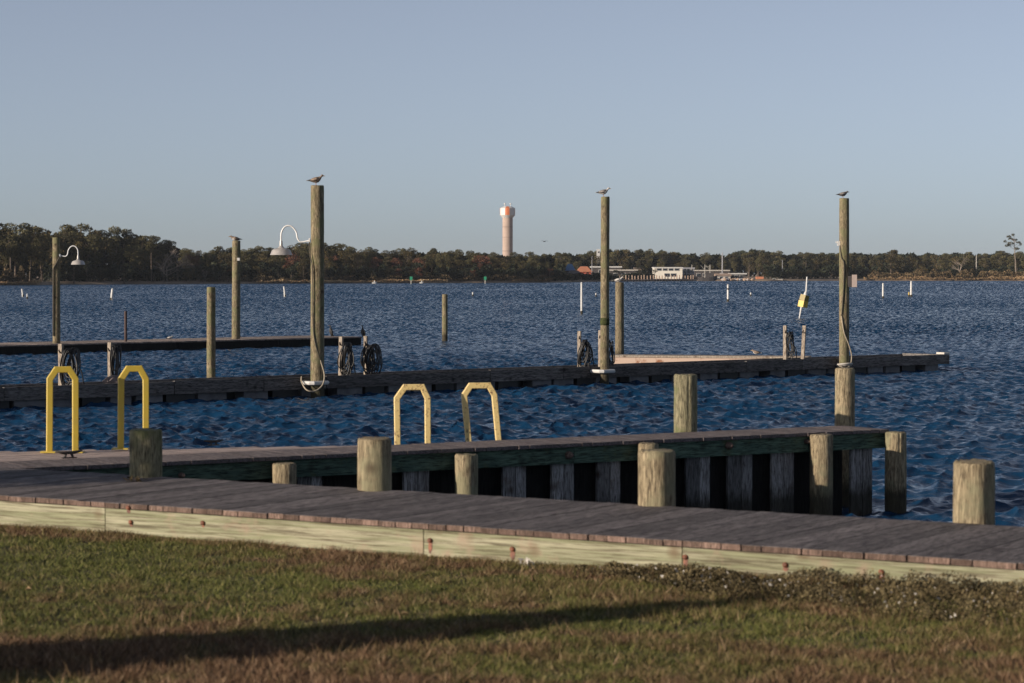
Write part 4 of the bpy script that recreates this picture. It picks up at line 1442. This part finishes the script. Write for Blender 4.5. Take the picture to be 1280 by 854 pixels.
# ------------------------------------------------------------------ far dock on the left
GA = P(0, 444, 0); GB = P(452, 431.5, 0)
gdir = (GB - GA); GL = gdir.length; gdir.normalize()
gang = math.atan2(gdir.y, gdir.x); gnor = Vector((-gdir.y, gdir.x, 0))
g_org = GA - gdir * 12
gd = thing('far_dock', 'farther low dock with sunlit top and dark side on the left', 'dock', g_org, gang)
q = MB(); x = 0
while x < GL + 12 - .1:
    q.tone = random.random(); q.box(x, -.02, .30, x + .19, 3.2, .35 + random.uniform(-.004, .004)); x += .2
q.build('decking', M['far_deck'], gd)
x = 0
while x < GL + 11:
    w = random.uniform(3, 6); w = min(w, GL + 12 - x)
    q = MB(); q.tone = random.random(); q.box(x + .02, 0, -.15, x + w - .02, .1, .298); q.build('side_board', M['tar_and_shade'], gd); x += w
q = MB(); q.box(0, 3.0, -.15, GL + 12, 3.1, .298); q.box(GL + 11.9, .1, -.15, GL + 12 - .001, 3.0, .298); q.build('back_board', M['tar_and_shade'], gd)

D7 = 91.0
rt_, r_, z1_, D_ = tall_pole(65.5, 75, 297, 0, 'lamp pole on the far left dock with its lamp reaching right', 51, 'lamp_pole', D=D7, zbot=-1.5, leanpx=0.5)
lamp_on(rt_, r_, D_, PD(74, 319.5, D_).z, 1, 1.0)
rx = rt_.location.x
q = MB(); q.tube(spline([Vector((PD(a, b_, D_).x - rx, dy_, PD(a, b_, D_).z)) for a, b_, dy_ in ((74.5, 322, -.1), (71, 330, -r_ - .02), (67.5, 338, -r_ - .02), (67.5, 360, -r_ - .02), (67.5, 420, -r_ - .02))], 6), .025, 6)
q.build('cable', M['cable'], rt_)
D6 = 97.0
rt_, r_, z1_, D_ = tall_pole(289, 299.5, 301, 0, 'pole with a pale top standing on the far dock under a gull', 52, 'post', D=D6, leanpx=1.5)
pole6 = (rt_.location.copy(), r_, z1_, D_)
q = MB(); q.box(.10, -r_ - .04, PD(296, 326, D_).z, .20, -r_ * .3, PD(296, 322.5, D_).z); q.build('tag', M['white'], rt_)
rt, *_ = post_thing(155.2, 158.8, 389, 93.5, 'thin dark brown stake on the far dock', 53, plain('dark_stake', (0.07, 0.04, 0.035), .8, var=.3), zb=0.2)

# ------------------------------------------------------------------ lit finger float behind the floating dock
Da, Db = 74.6, 73.2
a = PD(765, 444.5, Da); e = PD(1010, 448.5, Db)
sk_dir = Vector((e.x - a.x, e.y - a.y, 0)); SL = sk_dir.length
sk = thing('work_float', 'long low pinkish float with rust patches moored behind the floating dock', 'float', (a.x, a.y, 0), math.atan2(sk_dir.y, sk_dir.x))
q = MB(); q.box(0, 0, -.3, SL, 0.9, .40); q.build('hull', M['rust_hull'], sk)
q = MB(); q.box(-.03, -.03, .402, SL, 0.95, .46); q.build('rim', M['pale_wood'], sk)

# ------------------------------------------------------------------ hose posts on the floating dock
def dock_post(px, w, y0, label, lean=0.0, off=1.0):
    u, wp = fhit(px, 470, off)
    D = wp.y
    h = PD(px, y0, D).z - 0.4
    r = w * D / F / 2
    root = thing('hose_post', label, 'post', (wp.x, wp.y, 0.40))
    Mx = Matrix.Rotation(lean, 4, 'Y') @ Matrix.Rotation(R(-25), 4, 'Z')
    q = MB(); q.box(-r * .9, -r * .6, 0, r * .9, r * .9, h, Mx); q.build('post', M['pale_wood'], root)
    q = MB(); q.tube([(0, -r, h * .8), (0, -r - .16, h * .86)], .02, 6); q.build('hook', M['iron'], root)
    return root, D, h


def hose(px0, px1, y0, y1, D, label, n, seed, tail=True):
    r = random.Random(seed)
    c = PD((px0 + px1) / 2, y1, D)
    W_ = (px1 - px0) / 2 * D / F; Ht = (y1 - y0) * D / F
    q = MB()
    for k in range(n):
        cx_ = r.uniform(-.35, .35) * W_; w = W_ * r.uniform(.3, .68); hh = Ht * r.uniform(.62, 1.0) / 2
        cz = Ht - hh - r.uniform(0, .08)
        ph = r.uniform(-.5, .5); yy = r.uniform(-.1, .1)
        pts = []
        for i in range(25):
            a_ = 2 * math.pi * i / 24
            sq = 1 - .3 * math.cos(a_)        # narrower where it hangs from the hook
            pts.append(Vector((cx_ + w * math.sin(a_) * sq + ph * .12 * math.cos(a_), yy + .05 * math.sin(a_ * 2 + ph), max(.02, cz + hh * math.cos(a_)))))
        q.tube(pts, .015, 5)
    if tail:
        pts = spline([(0, 0, Ht * .6), (W_ * .9, -.05, Ht * .45), (W_ * 1.15, 0, .1), (W_ * 1.7, .05, .02)], 6)
        q.tube(pts, .015, 5)
    o = q.build('hose_coil', M['black'], loc=(c.x, D, 0.40), smooth=True)
    return tag(o, label, 'hose')


rt, D, h = dock_post(76, 6, 430, 'short pale post on the floating dock, farthest left')
hose(74, 103, 434, 484, D - .12, 'tangled black hose hanging behind the leftmost yellow rail', 13, 1)
rt, D, h = dock_post(137.5, 5.5, 428, 'short pale post left of the half hidden yellow rail')
hose(137, 151, 430, 482, D - .12, 'narrow bundle of black hose beside the second yellow rail', 9, 2, False)
q = MB(); q.lathe([(.0, 0), (.16, .03), (.2, .12), (.13, .2), (.04, .25)], 14)
for v in q.v: v.x *= 1.4
p = PD(143, 478, D - .4)
rg = q.build('canvas_bag', plain('canvas', (0.2, 0.16, 0.15), .9, var=.3, scale=8), loc=(p.x, D - .4, .41), smooth=True)
tag(rg, 'crumpled brownish sack at the foot of the narrow hose bundle', 'sack')
rt, D, h = dock_post(425.5, 5, 421, 'short white edged post just right of the lamp pole', lean=R(1))
hose(423, 443, 426, 470, D - .12, 'oval bundle of black hose on the post right of the lamp pole', 14, 3)
rt, D, h = dock_post(457, 4.5, 420, 'short post under the right cormorant with the widest hose coil')
hose(449, 479, 428, 470, D - .12, 'widest black hose coil, right of the lamp pole', 17, 4, False)
rt, D, h = dock_post(724, 4.5, 414, 'short white edged post left of the middle tall pole')
hose(722, 741, 421, 458, D - .12, 'round black hose coil left of the middle tall pole', 12, 5)
rt, D, h = dock_post(749.5, 3.5, 413, 'short post half hidden by the middle tall pole')
hose(757, 768, 420, 457, D - .12, 'black hose bundle behind the right side of the middle tall pole', 6, 6, False)
rt, D, h = dock_post(981, 4.5, 407, 'short post holding a hose left of the right tall pole')
hose(981, 995, 412, 450, D - .12, 'narrow loop of black hose between two short posts at right', 7, 7)
rt, D, h = dock_post(1003, 4.5, 407, 'bare leaning short post right of the narrow hose loop', lean=R(3))

# ------------------------------------------------------------------ birds
def gull(loc, yaw, label, back, belly, head, s=1.0, group=None, crouch=0.0, cat='gull', name='gull', tuck=False):
    """standing gull facing local +x"""
    root = thing(name, label, cat, loc, yaw, group)
    lg = 0.10 * (1 - crouch)
    spine = [(-.17, .125, .02, .015), (-.12, .125, .04, .034), (-.06, .13, .062, .058), (.0, .135, .075, .072), (.06, .15, .07, .07), (.10, .175, .052, .054),
             (.122, .205, .034, .036), (.135, .232, .031, .031), (.152, .247, .031, .03), (.172, .245, .024, .024), (.186, .242, .012, .012)]
    if tuck:
        spine = spine[:6] + [(.118, .19, .042, .042), (.128, .21, .036, .034), (.145, .218, .033, .03), (.165, .216, .024, .024), (.178, .214, .012, .012)]
    q = MB(); rings = []
    n = 14
    for i, (x, z, ry, rz) in enumerate(spine):
        z = z - .10 + lg
        ring = []
        for k in range(n):
            a = 2 * math.pi * k / n
            tilt = 0.0 if i < 6 else .35
            ring.append(Vector((x - tilt * rz * math.sin(a) * .5, ry * math.cos(a), z + rz * math.sin(a))) * s)
        rings.append(ring)
    q.rings(rings)
    for i, f in enumerate(q.f):
        c = sum((q.v[j] for j in f), Vector()) / len(f) / s
        q.m[i] = 2 if c.x > .105 else (1 if c.z < .16 - .10 + lg + .0 else 0)
    q.build('body', [back, belly, head], root, smooth=True)
    for sg in (-1, 1):
        q = MB(); rings = []
        for (x, z, hgt, y) in ((.075, .165, .035, .055), (.02, .16, .052, .075), (-.06, .145, .045, .066), (-.13, .132, .025, .04), (-.2, .125, .012, .018), (-.245, .122, .004, .01)):
            z = z - .10 + lg
            rings.append([Vector((x, sg * y, z + hgt)) * s, Vector((x, sg * (y + .012), z)) * s, Vector((x, sg * y, z - hgt)) * s, Vector((x, sg * (y - .02), z)) * s])
        q.rings(rings)
        q.m = [0 if (sum((q.v[j].x for j in f)) / len(f)) > -.15 * s else 1 for f in q.f]
        q.build('wing', [back, M['gull_dark']], root, smooth=True)
        q = MB(); q.tube([Vector((-.005, sg * .028, lg - .01)) * s, Vector((.0, sg * .028, .004)) * s], .005 * s, 6); q.tube([Vector((-.01, sg * .028, .004)) * s, Vector((.04, sg * .03, .004)) * s], .006 * s, 5)
        q.build('leg', M['bird_leg'], root)
    q = MB(); q.box(-.24 * s, -.025 * s, (.118 - .1 + lg) * s, -.13 * s, .025 * s, (.128 - .1 + lg) * s); q.build('tail', belly, root)
    hz = (.24 if not tuck else .212) - .10 + lg
    q = MB(); q.tube([Vector((.178, 0, hz)) * s, Vector((.205, 0, hz - .004)) * s, Vector((.225, 0, hz - .012)) * s], [.011 * s, .009 * s, .003 * s], 8); q.build('beak', M['beak'], root)
    for sg in (-1, 1):
        q = MB(); q.lathe([(.001, -.005), (.005, 0), (.001, .005)], 6, Vector((.158, sg * .027, hz + .008)) * s); q.build('eye', M['gull_dark'], root)
    return root


def on_top(pole, dx=0.0):
    l, r, z1, D = pole
    return Vector((l.x + dx, l.y, z1 - .002))


gull(on_top(pole1, -.02), R(-8), 'brown young gull on top of the lamp pole, facing right', M['gull_brown'], M['gull_brown'], M['gull_brown'], .98)
gull(on_top(pole2, -.03), R(-12), 'grey backed gull with white head on the middle tall pole', M['gull_grey'], M['gull_white'], M['gull_white'], .92)
gull(on_top(pole3, -.06), R(10), 'hunched dark grey gull on the right tall pole', M['gull_grey'], M['gull_grey'], M['gull_grey'], .9, tuck=True)
gull(on_top(pole6, 0), R(200), 'plump pale gull resting on the pole of the far dock', M['gull_brown'], M['gull_white'], M['gull_brown'], 1.25, crouch=.75, tuck=True)
p5 = PD(774, 353, post5D)
gull((p5.x - .03, post5D, p5.z - .01), R(-15), 'large pale gull on the brownish post behind the dock', M['gull_white'], M['gull_white'], M['gull_white'], .95, crouch=.5)
p = P(212, 424, .35)
gull(p, R(25), 'white gull preening on the far dock planks', M['gull_white'], M['gull_white'], M['gull_white'], .8, crouch=.8, tuck=True)
p = PD(945, 447, 76); gull((p.x, 76, .46), R(150), 'small brownish gull sitting on the pinkish float', M['gull_brown'], M['gull_white'], M['gull_brown'], .85, crouch=.9, tuck=True)
p = P(297, 422, .35)
gull(p, R(190), 'small pale gull crouched at the foot of the far dock pole', M['gull_white'], M['gull_white'], M['gull_brown'], .75, crouch=.9, tuck=True)


def cormorant(px, py, label, yaw, s=1.0):
    p = P(px, py, .35)
    root = thing('cormorant', label, 'cormorant', p, yaw)
    sp = [(-.03, .02, .03, .03), (-.02, .1, .07, .06), (0.0, .2, .09, .08), (.02, .3, .075, .065), (.03, .36, .04, .038), (.03, .42, .026, .026), (.04, .47, .028, .028), (.07, .49, .026, .02), (.09, .49, .01, .01)]
    q = MB(); n = 12
    q.rings([[Vector((x + ry * math.cos(a), rz * math.sin(a), z)) * s if i < 7 else Vector((x, rz * math.cos(a), z + ry * math.sin(a) * .8)) * s for a in [2 * math.pi * k / n for k in range(n)]] for i, (x, z, ry, rz) in enumerate(sp)])
    q.build('body', M['gull_dark'], root, smooth=True)
    q = MB(); q.tube([Vector((.08, 0, .49)) * s, Vector((.15, 0, .485)) * s], [.01, .004], 6); q.build('beak', M['beak'], root)
    for sg in (-1, 1):
        q = MB(); q.tube([Vector((-.02, sg * .03, .03)) * s, Vector((0.02, sg * .04, .0)) * s], .012, 5); q.build('foot', M['gull_dark'], root)
        q = MB(); q.tube([Vector((0.02, sg * .075, .3)) * s, Vector((0.0, sg * .095, .18)) * s, Vector((-.07, sg * .04, .04)) * s], [.025, .035, .008], 6); q.build('wing', M['gull_dark'], root, smooth=True)
    q = MB(); q.tube([Vector((-.04, 0, .1)) * s, Vector((-.11, 0, .0)) * s], [.03, .02], 6); q.build('tail', M['gull_dark'], root)


cormorant(414, 420.5, 'black cormorant upright on the far dock, the left of two', R(200), .95)
cormorant(454, 421.8, 'black cormorant at the very end of the far dock', R(230), 1.0)

# gull in flight, far off
p = PD(680.5, 302, 420)
root = thing('flying_gull', 'distant bird in flight to the right of the water tower', 'bird', p, R(20))
q = MB(); q.tube([(-.25, 0, 0), (-.1, 0, 0), (.12, 0, .02), (.25, 0, .02)], [.02, .07, .07, .02], 8); q.build('body', M['gull_dark'], root, smooth=True)
for sg in (-1, 1):
    q = MB(); q.rings([[Vector((a_, sg * y_, z_)) for (a_, z_) in ((-w_, z0), (0, z0 + .02), (w_, z0), (0, z0 - .02))] for (y_, w_, z0) in ((.02, .09, .03), (.3, .08, .16), (.6, .02, .08))])
    for v in q.v: v.xyz = (v.y, v.x, v.z)
    q.build('wing', M['gull_dark'], root)

# ------------------------------------------------------------------ lawn grass and weeds
m, t, b = new_mat('grass')
at = N(t, 'ShaderNodeAttribute', attribute_name='dry')
ge = N(t, 'ShaderNodeNewGeometry')
ra = ramp(t, ge.outputs['Random Per Island'], [(0, (0.04, 0.048, 0.012)), (.5, (0.10, 0.115, 0.026)), (.85, (0.18, 0.175, 0.05)), (1, (0.30, 0.25, 0.12))])
rb = ramp(t, ge.outputs['Random Per Island'], [(0, (0.05, 0.032, 0.018)), (.5, (0.15, 0.085, 0.046)), (.88, (0.24, 0.15, 0.088)), (1, (0.42, 0.30, 0.19))])
c = mixc(t, at.outputs['Fac'], ra.outputs[0], rb.outputs[0])
t.links.new(c, b.inputs['Base Color']); b.inputs['Roughness'].default_value = .7
b.inputs['Specular IOR Level'].default_value = .2
M['grass'] = m


def blades(name, label, cat, xl, yl, h, w, dry, mat, seed, lean=0.6):
    r = np.random.default_rng(seed)
    n = len(xl)
    gz = ground_z(xl, yl)
    wx = b_org.x + xl * bdir.x + yl * bnor.x; wy = b_org.y + xl * bdir.y + yl * bnor.y
    base = np.stack([wx, wy, gz - .004], -1)
    an = r.random(n) * 2 * np.pi
    side = np.stack([np.cos(an), np.sin(an), np.zeros(n)], -1) * (w * (.6 + .8 * r.random(n)))[:, None]
    l2 = r.normal(0, lean, (n, 2)) * h[:, None]
    tip = base + np.stack([l2[:, 0], l2[:, 1], h], -1)
    co = np.stack([base - side / 2, base + side / 2, tip], 1).reshape(-1, 3)
    o = np_mesh(name, co, np.arange(n * 3), 3, mat, attr={'dry': ('POINT', np.repeat(dry, 3))})
    return tag(o, label, cat, kind='stuff')


r = np.random.default_rng(3)
n = 620000
wy = r.uniform(9.5, 21, n) ; wx = r.uniform(-1, 1, n) * (0.235 * wy + 0.8)
q0 = wx - b_org.x; q1 = wy - b_org.y
xl = q0 * bdir.x + q1 * bdir.y; yl = q0 * bnor.x + q1 * bnor.y
k = yl < -0.01
xl, yl = xl[k], yl[k]
n = len(xl)
big = vnoise(xl * .55 + 5, yl * 1.1, 21) * .6 + vnoise(xl * 1.7, yl * 3.0, 22) * .4
dist = -yl
# greener in the band a little off the boardwalk, drier towards the viewer and to the left
drybase = np.interp(dist, [0, .35, .9, 2.6, 3.6, 5.2, 7], [.45, .35, .15, .25, .58, .85, .9])
drybase += np.interp(xl, [5, 9, 14], [.08, 0, -.08])
dry = np.clip((drybase - .5) * 1.5 + (big - .5) * 2.2 + (vnoise(xl * 5.5, yl * 5.5, 43) - .5) * 1.3 + .5 + r.normal(0, .22, n), 0, 1)
hh = (.014 + .022 * r.random(n)) * (1 + .9 * dry * r.random(n)) * (.6 + .9 * vnoise(xl * 7, yl * 7, 41))
blades('grass', 'mown lawn of green and dry reddish grass in front of the boardwalk', 'grass', xl, yl, hh, np.full(n, .006), dry, M['grass'], 4, .75)
# taller dry tufts
n = 9000
wy = r.uniform(9.8, 20, n); wx = r.uniform(-1, 1, n) * (0.235 * wy + .6)
q0 = wx - b_org.x; q1 = wy - b_org.y
xl = q0 * bdir.x + q1 * bdir.y; yl = q0 * bnor.x + q1 * bnor.y
cl = vnoise(xl * 1.3 + 9, yl * 1.3, 31)
k = (yl < -2.6) & (cl > .5); xl, yl = xl[k], yl[k]
n = len(xl)
blades('dry_stalks', 'taller reddish dry stalks scattered through the near lawn', 'dry grass', xl, yl, .05 + .07 * r.random(n), np.full(n, .006), np.clip(.85 + r.normal(0, .15, n), 0, 1), M['grass'], 5, .45)
# fringe along the timber face
n = 26000
xl = r.uniform(3, BLEN - 3, n); yl = -np.abs(r.normal(0, .12, n)) - .01
cl = vnoise(xl * 2.3, xl * 0, 33)
blades('edge_grass', 'ragged dry grass fringe against the boardwalk face', 'grass', xl, yl, (.018 + .04 * r.random(n)) * (.3 + 1.2 * cl), np.full(n, .006), np.clip(.55 + r.normal(0, .25, n), 0, 1), M['grass'], 6, .4)

n = 22000
xl = r.uniform(to_b(P(735, 715, ZG))[0], BLEN - 3, n); yl = -r.random(n) ** .7 * 1.9 - .03
cl = vnoise(xl * 3.3, yl * 3.3, 35); k = cl > .42; xl, yl = xl[k], yl[k]; n = len(xl)
blades('edge_grass', 'taller mixed grass growing through the weed patch at right', 'grass', xl, yl, .03 + .05 * r.random(n), np.full(n, .005), np.clip(.5 + r.normal(0, .35, n), 0, 1), M['grass'], 8, .5)

# weed patch on the right
m = leafy('weed_leaf', (0.05, 0.042, 0.022), (0.11, 0.085, 0.042), (0.24, 0.19, 0.10), scale=3.0)
xw0 = to_b(P(735, 715, ZG))[0]; xw1 = to_b(P(1290, 760, ZG))[0] + 2.5
n = 52000
xl = r.uniform(xw0, xw1, n)
u = (xl - xw0) / (xw1 - xw0)
wd_ = np.interp(u, [0, .1, .35, 1], [.15, .6, 1.2, 1.5])
yl = -.04 - wd_ * r.random(n) ** 1.3 * (.8 + .4 * vnoise(xl * 2, xl * 0, 12))
top = (.02 + .13 * vnoise(xl * 8, yl * 8, 14) ** 1.3) * np.interp(u, [0, .12, .3, 1], [.4, .8, 1, 1])
gz = ground_z(xl, yl)
pts = np.stack([b_org.x + xl * bdir.x + yl * bnor.x, b_org.y + xl * bdir.y + yl * bnor.y, gz + np.sqrt(r.random(n)) * top], -1)
co, lp = leaf_cloud(pts, .012, 15)
o = np_mesh('weeds', co, lp, 3, m)
tag(o, 'low dark brown weed patch along the right boardwalk face', 'weeds', kind='stuff')
k = r.random(n) < .008
kk = pts[k] + np.array([0, -.01, .012])
# a few to the left around x=660
co, lp = leaf_cloud(kk, .017, 16)
o = np_mesh('weed_flowers', co, lp, 3, M['white_dirty'])
tag(o, 'tiny white seed heads scattered over the brown weed patch', 'flowers', kind='stuff')
pc = P(656, 712, ZG)
kk = np.array([pc.x, pc.y, 0]) + np.stack([r.normal(0, .035, 26), r.normal(0, .05, 26), ZG + .02 + .05 * r.random(26)], -1)
co, lp = leaf_cloud(kk, .03, 17)
o = np_mesh('white_wildflower', co, lp, 3, M['white_dirty'])
tag(o, 'small white wildflower clump standing alone left of the weed patch', 'flower', kind='stuff')
# fallen leaves on the lawn
kk = []
for (px, py) in ((75, 742), (35, 737), (620, 720), (505, 768), (726, 797), (1205, 793)):
    p = P(px, py, ZG + .03)
    q = MB(); s = random.uniform(.02, .035)
    q.v += [Vector((-s, 0, .0)), Vector((0, -s * .6, .012)), Vector((s, 0, .004)), Vector((0, s * .6, .016))]; q.face([0, 1, 2, 3])
    o = q.build('fallen_leaf', M['marsh'], loc=p)
    tag(o, 'single curled tan leaf lying on the lawn', 'leaf', 'fallen leaves on the lawn')

# ------------------------------------------------------------------ trees just outside the left edge; their shadows lie on the lawn and boardwalk
def yard_tree(loc, Hh, prof, label, seed, per=1500, trunk=.12, ls=.05):
    r = np.random.default_rng(seed)
    root = thing('conifer', label, 'tree', loc)
    tb = MB(); tb.tube([(0, 0, -.2), (0, 0, Hh * .5), (.02, 0, Hh * .97)], [trunk, trunk * .6, .02], 8)
    for k in range(14):
        f = .12 + .8 * k / 14; a = k * 2.4; w = float(np.interp(f, [a_ for a_, _ in prof], [b_ for _, b_ in prof]))
        tb.tube([(0, 0, Hh * f), (w * .8 * math.cos(a), w * .8 * math.sin(a), Hh * (f + .05))], [.02, .006], 5)
    tb.build('trunk', M['bark'], root)
    n = int(per * Hh)
    f = r.random(n) ** .9
    w = np.interp(f, [a_ for a_, _ in prof], [b_ for _, b_ in prof])
    a = r.random(n) * 6.283; rr = w * np.sqrt(r.random(n)) * (.85 + .25 * vnoise(a * 1.6, f * 9, seed))
    co, lp = leaf_cloud(np.stack([np.cos(a) * rr, np.sin(a) * rr, f * Hh], -1), ls, seed)
    np_mesh('crown', co, lp, 3, M['pine_leaf'], root)
    return root


tanE = math.tan(SUN_EL)
sdir = Vector((math.sin(SUN_AZ), math.cos(SUN_AZ), 0))
tip = P(965, 752, ZG)
Hh = 3.25
base = tip - sdir * (Hh / tanE) + Vector((0, -.25, 0))
yard_tree((base.x, base.y, ZG), Hh, [(0, .62), (.35, .62), (.62, .55), (.8, .4), (.9, .22), (1, .05)], 'rounded cone shaped conifer beside the lawn beyond the left edge', 91, 9000, ls=.13)
tgt = P(40, 596, ZB)
base = tgt - sdir * 7.0
yard_tree((base.x, base.y, ZG), 3.6, [(0, .7), (.5, .85), (.8, .7), (1, .1)], 'broad conifer by the boardwalk beyond the left edge', 92, 3000, ls=.075)

# ------------------------------------------------------------------ thin haze over the water
m = bpy.data.materials.new('haze'); m.use_nodes = True
t = m.node_tree
for n_ in list(t.nodes):
    if n_.type != 'OUTPUT_MATERIAL': t.nodes.remove(n_)
pv = t.nodes.new('ShaderNodeVolumePrincipled')
pv.inputs['Color'].default_value = (0.80, 0.88, 1.0, 1)
pv.inputs['Density'].default_value = 0.00004
t.links.new(pv.outputs[0], t.nodes['Material Output'].inputs['Volume'])
q = MB(); q.box(-13000, -90, -4, 13000, 13000, 60)
tag(q.build('haze', m), 'thin even haze over the whole bay', 'haze', kind='stuff')
